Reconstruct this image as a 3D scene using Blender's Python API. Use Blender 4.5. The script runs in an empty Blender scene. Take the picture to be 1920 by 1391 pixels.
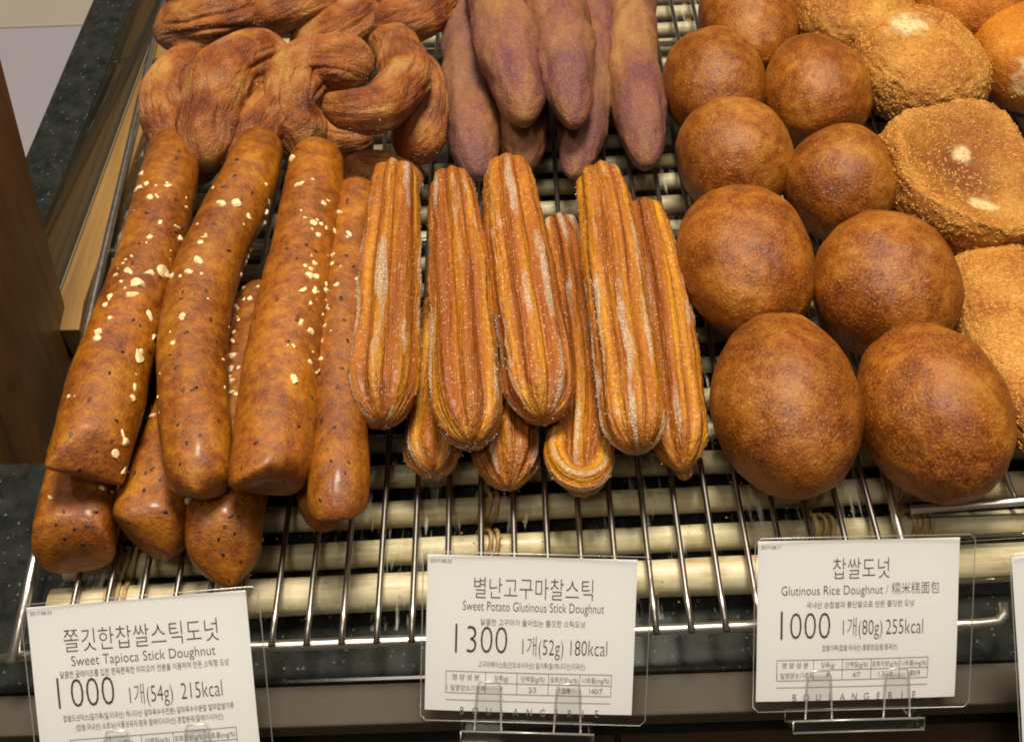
import bpy, bmesh, math, random
import numpy as np
from mathutils import Vector, noise, Matrix
from mathutils.bvhtree import BVHTree

sc = bpy.context.scene
col = sc.collection
# ------------------------------------------------------------------ camera, world, lights, exposure
F, TH, DIST, ROLL = 2000.0, math.radians(49.5), 0.5, math.radians(1.9)
FW = Vector((0, math.cos(TH), -math.sin(TH)))
CAM = -FW * DIST
_r0 = Vector((1, 0, 0)); _u0 = _r0.cross(FW)
CR = _r0 * math.cos(ROLL) - _u0 * math.sin(ROLL)
CU = _r0 * math.sin(ROLL) + _u0 * math.cos(ROLL)
cd = bpy.data.cameras.new('camera'); cam = bpy.data.objects.new('camera', cd); col.objects.link(cam)
cd.sensor_width = 36.0; cd.lens = F / 1920 * 36.0; cd.clip_start = 0.01; cd.clip_end = 50
cam.matrix_world = Matrix(((CR.x, CU.x, -FW.x, CAM.x), (CR.y, CU.y, -FW.y, CAM.y), (CR.z, CU.z, -FW.z, CAM.z), (0, 0, 0, 1)))
sc.camera = cam

w = bpy.data.worlds.new('World'); sc.world = w; w.use_nodes = True
bg = w.node_tree.nodes['Background']; bg.inputs[0].default_value = (1.0, 0.88, 0.74, 1); bg.inputs[1].default_value = 0.10

def lamp(name, loc, target, size, power, colr=(1, .905, .765)):
    l = bpy.data.lights.new(name, 'AREA'); l.shape = 'DISK'; l.size = size; l.energy = power; l.color = colr
    o = bpy.data.objects.new(name, l); col.objects.link(o); o.location = loc
    o.rotation_euler = (Vector(target) - Vector(loc)).to_track_quat('-Z', 'Y').to_euler()
    o['kind'] = 'helper'
    return o
lamp('ceiling_lamp', (0.06, 0.20, 1.30), (0, 0.0, 0), 0.38, 24.5)
lamp('spot_lamp', (-0.55, 0.10, 1.10), (-.05, 0, 0), 0.10, 2.2)
lamp('spot_lamp', (0.62, 0.05, 1.25), (.05, 0, 0), 0.10, 2.2)
lamp('aisle_lamp', (-0.15, -0.75, 1.5), (0, -.1, 0), 0.35, 4.6)
sc.view_settings.view_transform = 'Standard'; sc.view_settings.look = 'None'
sc.view_settings.gamma = 1.0; sc.view_settings.use_curve_mapping = False
sc.view_settings.exposure = 0.0
sc.cycles.filter_width = 1.9
sc.cycles.max_bounces = 8; sc.cycles.transparent_max_bounces = 16
sc.cycles.sample_clamp_indirect = 4.0

# ------------------------------------------------------------------ helpers
rnd = random.Random(7)
def P(px, py, z):                       # the point at height z that the photograph shows at a pixel (used to read positions off the photo)
    d = FW + CR * ((px - 960) / F) - CU * ((py - 695.5) / F)
    t = (z - CAM.z) / d.z
    return CAM + d * t
def depth(p): return (Vector(p) - CAM).dot(FW)
def tag(o, label=None, cat=None, group=None, kind=None):
    if label: o['label'] = label
    if cat: o['category'] = cat
    if group: o['group'] = group
    if kind: o['kind'] = kind
    return o
def empty(name, loc=(0, 0, 0)):
    o = bpy.data.objects.new(name, None); col.objects.link(o); o.location = loc; o.empty_display_size = .01
    return o
def link(name, me, mat=None, parent=None, smooth=True):
    if mat: me.materials.append(mat)
    if smooth: me.polygons.foreach_set('use_smooth', [True] * len(me.polygons))
    o = bpy.data.objects.new(name, me); col.objects.link(o)
    if parent:
        o.parent = parent
        o.matrix_parent_inverse = Matrix.Translation(parent.location).inverted() if parent.type == 'EMPTY' else Matrix.Identity(4)
    return o
def mesh(name, v, f):
    me = bpy.data.meshes.new(name); me.from_pydata([tuple(p) for p in v], [], f); me.update(); return me
def from_bm(name, bm):
    me = bpy.data.meshes.new(name); bm.to_mesh(me); bm.free(); me.update(); return me
def box_bm(x0, x1, y0, y1, z0, z1, bev=0.0, seg=2):
    bm = bmesh.new(); bmesh.ops.create_cube(bm, size=1)
    for v in bm.verts:
        v.co = Vector((x0 + (v.co.x + .5) * (x1 - x0), y0 + (v.co.y + .5) * (y1 - y0), z0 + (v.co.z + .5) * (z1 - z0)))
    if bev: bmesh.ops.bevel(bm, geom=bm.edges[:], offset=bev, segments=seg, affect='EDGES', profile=.5)
    return bm
def prism_bm(poly, z0, z1, bev=0.0):
    bm = bmesh.new()
    a = [bm.verts.new((x, y, z0)) for x, y in poly]; b = [bm.verts.new((x, y, z1)) for x, y in poly]
    n = len(poly); bm.faces.new(a[::-1]); bm.faces.new(b)
    for i in range(n): bm.faces.new((a[i], a[(i+1) % n], b[(i+1) % n], b[i]))
    if bev: bmesh.ops.bevel(bm, geom=bm.edges[:], offset=bev, segments=2, affect='EDGES', profile=.5)
    bmesh.ops.recalc_face_normals(bm, faces=bm.faces)
    return bm
def rod_geo(path, r, n=12, close=True):
    """tube along a polyline; r a number or list"""
    pts = [Vector(p) for p in path]; m = len(pts)
    rr = r if isinstance(r, (list, tuple)) else [r] * m
    v, f = [], []
    up = Vector((0, 0, 1)); 
    if abs((pts[-1] - pts[0]).normalized().z) > .8: up = Vector((0, 1, 0))
    for i, p in enumerate(pts):
        t = (pts[min(i+1, m-1)] - pts[max(i-1, 0)]).normalized()
        a = t.cross(up).normalized(); b = a.cross(t)
        for k in range(n):
            q = 2 * math.pi * k / n
            v.append(p + (a * math.cos(q) + b * math.sin(q)) * rr[i])
    for i in range(m-1):
        for k in range(n):
            f.append((i*n+k, i*n+(k+1) % n, (i+1)*n+(k+1) % n, (i+1)*n+k))
    if close:
        f.append(tuple(range(n))[::-1]); f.append(tuple((m-1)*n+k for k in range(n)))
    return v, f
def fbm(p, o=3):
    return noise.fractal(p, 1.0, 2.0, o)

# ------------------------------------------------------------------ materials
def nt(name):
    m = bpy.data.materials.new(name); m.use_nodes = True
    t = m.node_tree; return m, t, t.nodes, t.links, t.nodes['Principled BSDF']
def rgb(h):
    h = h.lstrip('#'); c = [int(h[i:i+2], 16) / 255 for i in (0, 2, 4)]
    return tuple((x / 12.92 if x <= .04045 else ((x + .055) / 1.055) ** 2.4) for x in c) + (1,)
def N(t, typ, **kw):
    n = t.nodes.new(typ)
    for k, v in kw.items():
        if k.startswith('i_'):
            key = k[2:]; key = int(key) if key.isdigit() else key.replace('_', ' ')
            n.inputs[key].default_value = v
        else: setattr(n, k, v)
    return n
def ramp(t, fac, stops):
    r = t.nodes.new('ShaderNodeValToRGB'); e = r.color_ramp.elements
    while len(e) < len(stops): e.new(.5)
    for el, (p, c) in zip(e, stops):
        el.position = p; el.color = c if len(c) == 4 else tuple(c) + (1,)
    t.links.new(fac, r.inputs[0]); return r
def mixc(t, fac, a, b, mode='MIX'):
    m = t.nodes.new('ShaderNodeMix'); m.data_type = 'RGBA'; m.blend_type = mode
    for s, x in ((0, fac), (6, a), (7, b)):
        if isinstance(x, (int, float, tuple)): m.inputs[s].default_value = x
        else: t.links.new(x, m.inputs[s])
    return m.outputs[2]
def math_(t, op, a, b=None, c=None):
    m = t.nodes.new('ShaderNodeMath'); m.operation = op
    for i, x in enumerate((a, b, c)):
        if x is None: continue
        if isinstance(x, (int, float)): m.inputs[i].default_value = x
        else: t.links.new(x, m.inputs[i])
    return m.outputs[0]
def crust(t, c, b, val, spread=0.0, sat=1.0, hue=.5):
    h = t.nodes.new('ShaderNodeHueSaturation'); t.links.new(c, h.inputs['Color']); h.inputs['Saturation'].default_value = sat; h.inputs['Hue'].default_value = hue
    if spread:
        oi = t.nodes.new('ShaderNodeObjectInfo'); t.links.new(math_(t, 'MULTIPLY_ADD', oi.outputs['Random'], spread, val - spread / 2), h.inputs['Value'])
    else: h.inputs['Value'].default_value = val
    t.links.new(h.outputs[0], b.inputs['Base Color'])
def coords(t, scale=(1, 1, 1), attr=None):
    """object coordinates (or a stored vector) shifted by a random amount for each object"""
    if attr: s = N(t, 'ShaderNodeAttribute', attribute_name=attr).outputs['Vector']
    else: s = N(t, 'ShaderNodeTexCoord').outputs['Object']
    oi = N(t, 'ShaderNodeObjectInfo')
    a = t.nodes.new('ShaderNodeVectorMath'); a.operation = 'MULTIPLY_ADD'
    t.links.new(s, a.inputs[0]); a.inputs[1].default_value = scale
    cmb = t.nodes.new('ShaderNodeCombineXYZ')
    for i, k in enumerate((37.0, 61.0, 19.0)):
        t.links.new(math_(t, 'MULTIPLY', oi.outputs['Random'], k), cmb.inputs[i])
    t.links.new(cmb.outputs[0], a.inputs[2])
    return a.outputs[0]
def noise_n(t, vec, scale, detail=4, rough=.55, dist=0.0):
    n = N(t, 'ShaderNodeTexNoise'); n.inputs['Scale'].default_value = scale; n.inputs['Detail'].default_value = detail
    n.inputs['Roughness'].default_value = rough; n.inputs['Distortion'].default_value = dist
    t.links.new(vec, n.inputs['Vector']); return n.outputs['Fac']
def attr_f(t, name): return N(t, 'ShaderNodeAttribute', attribute_name=name).outputs['Fac']
def bump(t, b, height, strength, dist=.001, prev=None):
    n = t.nodes.new('ShaderNodeBump'); n.inputs['Strength'].default_value = strength; n.inputs['Distance'].default_value = dist
    t.links.new(height, n.inputs['Height'])
    if prev: t.links.new(prev, n.inputs['Normal'])
    t.links.new(n.outputs[0], b.inputs['Normal']); return n.outputs[0]

def simple(name, c, rough=.5, metal=0.0, coat=0.0):
    m, t, _, L, b = nt(name)
    b.inputs['Base Color'].default_value = c if len(c) == 4 else tuple(c) + (1,)
    b.inputs['Roughness'].default_value = rough; b.inputs['Metallic'].default_value = metal; b.inputs['Coat Weight'].default_value = coat
    return m

def mat_ball():
    m, t, _, L, b = nt('fried_dough')
    v = coords(t)
    big = noise_n(t, v, 38, 3, .5, .4); mid = noise_n(t, v, 150, 5, .6); fine = noise_n(t, v, 900, 3, .6)
    c = ramp(t, math_(t, 'ADD', math_(t, 'MULTIPLY', big, .5), math_(t, 'MULTIPLY', mid, .5)),
             [(.33, rgb('#6e320d')), (.44, rgb('#8c4a18')), (.53, rgb('#a86528')), (.65, rgb('#c68943'))]).outputs[0]
    sp = ramp(t, fine, [(.46, (0, 0, 0, 1)), (.66, (1, 1, 1, 1))]).outputs[0]
    c = mixc(t, math_(t, 'MULTIPLY', sp, .42), c, rgb('#d9a35c'))
    ds = ramp(t, noise_n(t, v, 420, 3, .7), [(.58, (0, 0, 0, 1)), (.72, (1, 1, 1, 1))]).outputs[0]
    c = mixc(t, math_(t, 'MULTIPLY', ds, .6), c, rgb('#5e2a0c'))
    vo = N(t, 'ShaderNodeTexVoronoi', i_Scale=330.0); L.new(v, vo.inputs['Vector'])
    bl = ramp(t, vo.outputs['Distance'], [(.10, (1, 1, 1, 1)), (.26, (0, 0, 0, 1))]).outputs[0]
    c = mixc(t, math_(t, 'MULTIPLY', bl, .16), c, rgb('#e0b273'))
    c = mixc(t, attr_f(t, 'dark'), c, rgb('#7a3c12'))
    crust(t, c, b, .655, .13, 1.06, .4965)
    L.new(math_(t, 'MULTIPLY_ADD', mid, .25, .36), b.inputs['Roughness'])
    b.inputs['Specular IOR Level'].default_value = .42
    h = math_(t, 'ADD', math_(t, 'MULTIPLY', fine, .5), math_(t, 'ADD', math_(t, 'MULTIPLY', mid, .8), math_(t, 'MULTIPLY', bl, .35)))
    bump(t, b, h, .62, .0013)
    return m

def mat_tapioca():
    m, t, _, L, b = nt('glazed_dough')
    v = coords(t)
    big = noise_n(t, v, 40, 4, .55, .2); mid = noise_n(t, v, 190, 6, .7, .0); fine = noise_n(t, v, 900, 3, .6)
    c = ramp(t, math_(t, 'ADD', math_(t, 'MULTIPLY', big, .45), math_(t, 'MULTIPLY', mid, .55)),
             [(.35, rgb('#6d350d')), (.44, rgb('#894a14')), (.53, rgb('#a66524')), (.65, rgb('#c48a42'))]).outputs[0]
    sp = ramp(t, fine, [(.52, (0, 0, 0, 1)), (.72, (1, 1, 1, 1))]).outputs[0]
    c = mixc(t, math_(t, 'MULTIPLY', sp, .22), c, rgb('#d29a50'))
    # black sesame flecks in the dough
    va = N(t, 'ShaderNodeVectorMath'); va.operation = 'MULTIPLY'; L.new(v, va.inputs[0]); va.inputs[1].default_value = (1, .55, 1)
    vo = N(t, 'ShaderNodeTexVoronoi', i_Scale=210.0); L.new(va.outputs[0], vo.inputs['Vector'])
    sepc = N(t, 'ShaderNodeSeparateColor'); L.new(vo.outputs['Color'], sepc.inputs[0])
    wh = math_(t, 'MULTIPLY', math_(t, 'LESS_THAN', vo.outputs['Distance'], .17), math_(t, 'GREATER_THAN', sepc.outputs[0], .80))
    c = mixc(t, math_(t, 'MULTIPLY', wh, .72), c, rgb('#2a1608'))
    vo2 = N(t, 'ShaderNodeTexVoronoi', i_Scale=520.0); L.new(v, vo2.inputs['Vector'])
    sep2 = N(t, 'ShaderNodeSeparateColor'); L.new(vo2.outputs['Color'], sep2.inputs[0])
    wh2 = math_(t, 'MULTIPLY', math_(t, 'LESS_THAN', vo2.outputs['Distance'], .24), math_(t, 'GREATER_THAN', sep2.outputs[0], .72))
    c = mixc(t, math_(t, 'MULTIPLY', wh2, .45), c, rgb('#4c2409'))
    crust(t, c, b, .80, .12, 1.14, .498)
    L.new(math_(t, 'MULTIPLY_ADD', mid, .5, .24), b.inputs['Roughness']); L.new(ramp(t, noise_n(t, v, 70, 4, .6), [(.42, (.04, .04, .04, 1)), (.62, (.42, .42, .42, 1))]).outputs[0], b.inputs['Coat Weight']); b.inputs['Coat Roughness'].default_value = .2
    h = math_(t, 'ADD', math_(t, 'MULTIPLY', fine, .30), math_(t, 'ADD', math_(t, 'MULTIPLY', mid, 1.0), math_(t, 'MULTIPLY', wh, .25)))
    bump(t, b, h, .75, .0014)
    return m

def mat_churro():
    m, t, _, L, b = nt('sugared_dough')
    v = coords(t, attr='tube'); vs = coords(t, (1, 1, .12), attr='tube'); vo_ = coords(t)
    ridge = attr_f(t, 'ridge')
    st = noise_n(t, coords(t, (1, 1, .035), attr='tube'), 150, 2, .5, .25); big = noise_n(t, coords(t, (1, 1, .35), attr='tube'), 60, 3, .5); fine = noise_n(t, vo_, 1500, 2, .6); mid = noise_n(t, vo_, 300, 4, .6)
    c = ramp(t, math_(t, 'ADD', math_(t, 'MULTIPLY', st, .72), math_(t, 'ADD', math_(t, 'MULTIPLY', big, .18), math_(t, 'MULTIPLY', mid, .10))),
             [(.37, rgb('#8d4914')), (.45, rgb('#a25a1a')), (.53, rgb('#b97424')), (.62, rgb('#d2942f'))]).outputs[0]
    mot = ramp(t, noise_n(t, vo_, 520, 4, .7), [(.48, (0, 0, 0, 1)), (.66, (1, 1, 1, 1))]).outputs[0]
    c = mixc(t, math_(t, 'MULTIPLY', mot, .55), c, rgb('#7a3c0f'))
    st2 = ramp(t, noise_n(t, coords(t, (1, 1, .05), attr='tube'), 520, 2, .6), [(.46, (0, 0, 0, 1)), (.62, (1, 1, 1, 1))]).outputs[0]
    c = mixc(t, math_(t, 'MULTIPLY', st2, .35), c, rgb('#7f400f'))
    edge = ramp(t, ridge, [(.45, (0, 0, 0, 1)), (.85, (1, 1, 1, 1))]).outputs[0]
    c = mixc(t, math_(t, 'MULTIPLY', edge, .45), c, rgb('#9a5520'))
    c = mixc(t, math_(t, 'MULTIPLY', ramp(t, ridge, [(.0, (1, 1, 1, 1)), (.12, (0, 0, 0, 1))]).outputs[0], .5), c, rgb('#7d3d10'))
    sm = noise_n(t, coords(t, (1, 1, .16), attr='tube'), 110, 3, .6)
    dr = ramp(t, math_(t, 'ADD', sm, math_(t, 'MULTIPLY', math_(t, 'MULTIPLY', ridge, ridge), .17)), [(.67, (0, 0, 0, 1)), (.75, (1, 1, 1, 1))]).outputs[0]
    grain = ramp(t, fine, [(.40, (0, 0, 0, 1)), (.60, (1, 1, 1, 1))]).outputs[0]
    sug = math_(t, 'MULTIPLY', dr, math_(t, 'MULTIPLY_ADD', grain, .7, .2))
    vo = N(t, 'ShaderNodeTexVoronoi', i_Scale=950.0); L.new(vo_, vo.inputs['Vector'])
    sepc = N(t, 'ShaderNodeSeparateColor'); L.new(vo.outputs['Color'], sepc.inputs[0])
    gr = math_(t, 'MULTIPLY', math_(t, 'LESS_THAN', vo.outputs['Distance'], .30), math_(t, 'GREATER_THAN', sepc.outputs[0], .80))
    sug = math_(t, 'MAXIMUM', math_(t, 'MULTIPLY', sug, .8), math_(t, 'MULTIPLY', gr, .55))
    c = mixc(t, sug, c, rgb('#f4e2c4'))
    crust(t, c, b, .98, .10, 1.05, .503)
    L.new(math_(t, 'MULTIPLY_ADD', sug, .2, .50), b.inputs['Roughness'])
    b.inputs['Coat Weight'].default_value = .14; b.inputs['Coat Roughness'].default_value = .25
    h = math_(t, 'ADD', math_(t, 'ADD', math_(t, 'MULTIPLY', st2, -.5), math_(t, 'MULTIPLY', mid, 1.2)), math_(t, 'ADD', math_(t, 'MULTIPLY', sug, .9), math_(t, 'MULTIPLY', fine, .5)))
    bump(t, b, h, .8, .0012)
    return m

def mat_twist():
    m, t, _, L, b = nt('twisted_dough')
    vs = coords(t, (1, 1, .14), attr='tube'); v = coords(t)
    ridge = attr_f(t, 'ridge')
    st = noise_n(t, coords(t, (1, 1, .5), attr='tube'), 130, 4, .65, 1.6); big = noise_n(t, v, 45, 4, .55); fine = noise_n(t, v, 1300, 2, .6)
    c = ramp(t, math_(t, 'ADD', math_(t, 'MULTIPLY', st, .18), math_(t, 'MULTIPLY', big, .82)),
             [(.36, rgb('#783610')), (.45, rgb('#964f1e')), (.54, rgb('#b26c34')), (.64, rgb('#ca924e'))]).outputs[0]
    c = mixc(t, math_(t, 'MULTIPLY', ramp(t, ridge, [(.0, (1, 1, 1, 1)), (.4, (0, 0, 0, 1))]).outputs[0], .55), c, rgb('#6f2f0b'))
    vo = N(t, 'ShaderNodeTexVoronoi', i_Scale=800.0); L.new(v, vo.inputs['Vector'])
    sepc = N(t, 'ShaderNodeSeparateColor'); L.new(vo.outputs['Color'], sepc.inputs[0])
    gr = math_(t, 'MULTIPLY', math_(t, 'LESS_THAN', vo.outputs['Distance'], .28), math_(t, 'GREATER_THAN', sepc.outputs[0], .80))
    dust = ramp(t, math_(t, 'MULTIPLY', noise_n(t, v, 60, 3), fine), [(.24, (0, 0, 0, 1)), (.36, (1, 1, 1, 1))]).outputs[0]
    c = mixc(t, math_(t, 'ADD', math_(t, 'MULTIPLY', gr, .35), math_(t, 'MULTIPLY', dust, .30)), c, rgb('#dcb58a'))
    crust(t, c, b, .76, .1, 1.06); b.inputs['Roughness'].default_value = .5
    wr = math_(t, 'ABSOLUTE', math_(t, 'SUBTRACT', st, .5))
    h = math_(t, 'ADD', math_(t, 'MULTIPLY', math_(t, 'MINIMUM', math_(t, 'MULTIPLY', wr, 6.), 1.), .55), math_(t, 'ADD', math_(t, 'MULTIPLY', fine, .9), math_(t, 'MULTIPLY', noise_n(t, v, 300, 4, .65), 1.0)))
    bump(t, b, h, .75, .0013)
    return m

def mat_sweet_potato():
    m, t, _, L, b = nt('purple_dusted_dough')
    v = coords(t); vs = coords(t, (1, 1, .4), attr='tube')
    big = noise_n(t, vs, 42, 3, .5, .5); mid = noise_n(t, v, 260, 4, .6); fine = noise_n(t, v, 1200, 2, .6)
    c = ramp(t, math_(t, 'ADD', math_(t, 'MULTIPLY', big, .75), math_(t, 'MULTIPLY', mid, .25)),
             [(.38, rgb('#783c3c')), (.45, rgb('#8e5038')), (.52, rgb('#9c622c')), (.62, rgb('#b88038'))]).outputs[0]
    c = mixc(t, math_(t, 'MULTIPLY', attr_f(t, 'dark'), .85), c, rgb('#7c4948'))
    sp = ramp(t, fine, [(.50, (0, 0, 0, 1)), (.70, (1, 1, 1, 1))]).outputs[0]
    c = mixc(t, math_(t, 'MULTIPLY', sp, .42), c, rgb('#cfa088'))
    ds = ramp(t, noise_n(t, v, 520, 3, .7), [(.56, (0, 0, 0, 1)), (.70, (1, 1, 1, 1))]).outputs[0]
    c = mixc(t, math_(t, 'MULTIPLY', ds, .45), c, rgb('#55272c'))
    crust(t, c, b, .76, .0, .97); b.inputs['Roughness'].default_value = .62
    bump(t, b, math_(t, 'ADD', math_(t, 'MULTIPLY', mid, 1.0), math_(t, 'MULTIPLY', fine, .8)), .8, .0013)
    return m

def mat_crumbed(name='crumbed_dough', cols=('#8a4a12', '#b06f24', '#cb9038', '#deb05a')):
    m, t, _, L, b = nt(name)
    v = coords(t)
    big = noise_n(t, v, 36, 3, .5, .4); mid = noise_n(t, v, 420, 4, .65, 1.5); fine = noise_n(t, v, 1100, 3, .6)
    c = ramp(t, math_(t, 'ADD', math_(t, 'MULTIPLY', big, .45), math_(t, 'MULTIPLY', mid, .55)),
             [(.34, rgb(cols[0])), (.44, rgb(cols[1])), (.54, rgb(cols[2])), (.66, rgb(cols[3]))]).outputs[0]
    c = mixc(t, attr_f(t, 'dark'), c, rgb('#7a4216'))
    pale = math_(t, 'MULTIPLY', attr_f(t, 'pale'), math_(t, 'MULTIPLY_ADD', mid, 1.2, .35))
    pale = math_(t, 'MINIMUM', pale, 1.0)
    c = mixc(t, pale, c, rgb('#ead9a0'))
    crust(t, c, b, .90, .0, 1.02, .496); b.inputs['Roughness'].default_value = .5
    bump(t, b, math_(t, 'ADD', mid, math_(t, 'MULTIPLY', fine, .5)), .8, .0014)
    return m

def mat_wood(name, dark, light, axis=1, scale=60, rough=.45):
    m, t, _, L, b = nt(name)
    sc_ = [scale / 60.0] * 3; sc_[axis] *= .06
    v = coords(t, tuple(sc_))
    g = noise_n(t, v, 140, 5, .65, 1.0); g2 = noise_n(t, v, 24, 3, .5)
    c = ramp(t, math_(t, 'ADD', math_(t, 'MULTIPLY', g, .6), math_(t, 'MULTIPLY', g2, .4)), [(.35, rgb(dark)), (.65, rgb(light))]).outputs[0]
    L.new(c, b.inputs['Base Color']); b.inputs['Roughness'].default_value = rough
    bump(t, b, g, .15, .0005)
    return m

def mat_rattan():
    m, t, _, L, b = nt('peeled_rattan')
    v = coords(t, (.10, 1, 1)); v2 = coords(t)
    g = noise_n(t, v, 420, 4, .6); st = noise_n(t, v2, 45, 3, .6, .5); sp = noise_n(t, v2, 190, 2, .5)
    c = ramp(t, math_(t, 'ADD', math_(t, 'MULTIPLY', g, .5), math_(t, 'MULTIPLY', st, .5)),
             [(.33, rgb('#aa9770')), (.48, rgb('#cfbf99')), (.64, rgb('#e0d5b6'))]).outputs[0]
    kn = ramp(t, sp, [(.70, (0, 0, 0, 1)), (.80, (1, 1, 1, 1))]).outputs[0]
    c = mixc(t, math_(t, 'MULTIPLY', kn, .55), c, rgb('#7d6038'))
    L.new(c, b.inputs['Base Color']); b.inputs['Roughness'].default_value = .42
    bump(t, b, math_(t, 'ADD', g, st), .25, .0006)
    return m

def mat_granite():
    m, t, _, L, b = nt('black_granite')
    v = N(t, 'ShaderNodeTexCoord').outputs['Object']
    vo = N(t, 'ShaderNodeTexVoronoi', i_Scale=420.0); L.new(v, vo.inputs['Vector'])
    sp = N(t, 'ShaderNodeSeparateColor'); L.new(vo.outputs['Color'], sp.inputs[0])
    d = math_(t, 'MULTIPLY', math_(t, 'LESS_THAN', vo.outputs['Distance'], math_(t, 'MULTIPLY', sp.outputs[1], .30)), math_(t, 'GREATER_THAN', sp.outputs[0], .60))
    base = ramp(t, noise_n(t, v, 90, 5, .7), [(.35, (.008, .010, .009, 1)), (.7, (.030, .032, .028, 1))]).outputs[0]
    c = mixc(t, math_(t, 'MULTIPLY', d, .24), base, rgb('#a9a792'))
    L.new(c, b.inputs['Base Color']); b.inputs['Roughness'].default_value = .16
    return m

def mat_clear(name, tint=(.97, .98, .97), refl=.5, streak=0.0, rough=.03):
    m, t, _, L, b = nt(name); t.nodes.remove(b)
    out = t.nodes['Material Output']
    tr = N(t, 'ShaderNodeBsdfTransparent'); tr.inputs[0].default_value = tint + (1,)
    gl = N(t, 'ShaderNodeBsdfGlossy'); gl.inputs['Roughness'].default_value = rough
    fr = N(t, 'ShaderNodeFresnel'); fr.inputs['IOR'].default_value = 1.5
    mx = N(t, 'ShaderNodeMixShader')
    L.new(math_(t, 'MINIMUM', math_(t, 'MULTIPLY', fr.outputs[0], refl), 1.0), mx.inputs[0]); L.new(tr.outputs[0], mx.inputs[1]); L.new(gl.outputs[0], mx.inputs[2])
    last = mx.outputs[0]
    if streak:
        v = coords(t, (1, .10, 1)); n = noise_n(t, v, 420, 3, .7); msk = noise_n(t, coords(t), 28, 2, .5)
        s = ramp(t, math_(t, 'MULTIPLY', n, math_(t, 'MULTIPLY_ADD', msk, 1.2, .4)), [(.62, (0, 0, 0, 1)), (.80, (1, 1, 1, 1))]).outputs[0]
        df = N(t, 'ShaderNodeBsdfDiffuse'); df.inputs[0].default_value = (.75, .72, .65, 1)  # pale diffuse streaks paint reflections as well as scratches on the film
        m2 = N(t, 'ShaderNodeMixShader'); L.new(math_(t, 'MULTIPLY', s, streak), m2.inputs[0]); L.new(last, m2.inputs[1]); L.new(df.outputs[0], m2.inputs[2])
        last = m2.outputs[0]
    L.new(last, out.inputs['Surface'])
    return m

def mat_steel():
    m, t, _, L, b = nt('stainless_steel')
    v = coords(t)
    b.inputs['Base Color'].default_value = (.66, .63, .58, 1); b.inputs['Metallic'].default_value = 1.0
    L.new(math_(t, 'MULTIPLY_ADD', noise_n(t, v, 400, 3), .2, .22), b.inputs['Roughness'])
    return m

M = dict(ball=mat_ball(), tap=mat_tapioca(), churro=mat_churro(), twist=mat_twist(), spud=mat_sweet_potato(),
         crumb=mat_crumbed(), bun=mat_crumbed('orange_crust', ('#a4560f', '#c47315', '#d68a22', '#e3a344')),
         rattan=mat_rattan(), granite=mat_granite(), steel=mat_steel(),
         lash=mat_wood('rattan_lashing', '#8a6a38', '#c9a86c', 2, 60),
         strip=mat_wood('oak_strip', '#6f5029', '#98743f', 1, 40), post=mat_wood('dark_oak', '#38220d', '#6a481d', 2, 40),
         front=mat_wood('walnut_front', '#3a281c', '#52402f', 0, 40, .4),
         ledge=simple('olive_laminate', rgb('#463f32'), .8), gap=simple('shadow_gap', (.012, .010, .008), .6),
         clear=mat_clear('clear_acrylic', refl=.9), film=mat_clear('clear_liner', refl=.22, streak=.28, rough=.05), sleeve=mat_clear('clear_sleeve', tint=(1., 1., 1.), refl=.30), edge=None,
         paper=simple('card_paper', rgb('#f8f8f6'), .55), ink=simple('grey_ink', (.055, .053, .05), .6), inkl=simple('pale_ink', (.20, .195, .185), .6),
         nut=None, pale=simple('pale_lacquer', rgb('#8f8990'), .35), china=simple('glazed_china', rgb('#c9bfa6'), .25), seed=simple('black_sesame', (.012, .010, .008), .35))
M['flake'] = simple('crumb_flake', rgb('#cf9a4c'), .6)
def mat_nut():
    m, t, _, L, b = nt('almond')
    v = coords(t); n = noise_n(t, v, 500, 3)
    L.new(ramp(t, n, [(.35, rgb('#dcb878')), (.6, rgb('#f2dfae'))]).outputs[0], b.inputs['Base Color']); b.inputs['Roughness'].default_value = .45
    return m
M['nut'] = mat_nut()
def mat_edge():
    m, t, _, L, b = nt('clear_edge'); t.nodes.remove(b); out = t.nodes['Material Output']
    tr = N(t, 'ShaderNodeBsdfTransparent'); gl = N(t, 'ShaderNodeBsdfGlossy'); gl.inputs['Roughness'].default_value = .25
    df = N(t, 'ShaderNodeBsdfDiffuse'); df.inputs[0].default_value = (.62, .60, .55, 1)  # pale diffuse share paints the bright refracted light of clear plastic edges
    a = N(t, 'ShaderNodeMixShader'); a.inputs[0].default_value = .28; L.new(tr.outputs[0], a.inputs[1]); L.new(df.outputs[0], a.inputs[2])
    c = N(t, 'ShaderNodeMixShader'); c.inputs[0].default_value = .25; L.new(a.outputs[0], c.inputs[1]); L.new(gl.outputs[0], c.inputs[2])
    L.new(c.outputs[0], out.inputs['Surface']); return m
M['edge'] = mat_edge()
M['sugar'] = simple('sugar', (.82, .72, .58), .25)
M['wire'] = simple('steel_wire', (.42, .39, .35), .30, 1.0)

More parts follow.
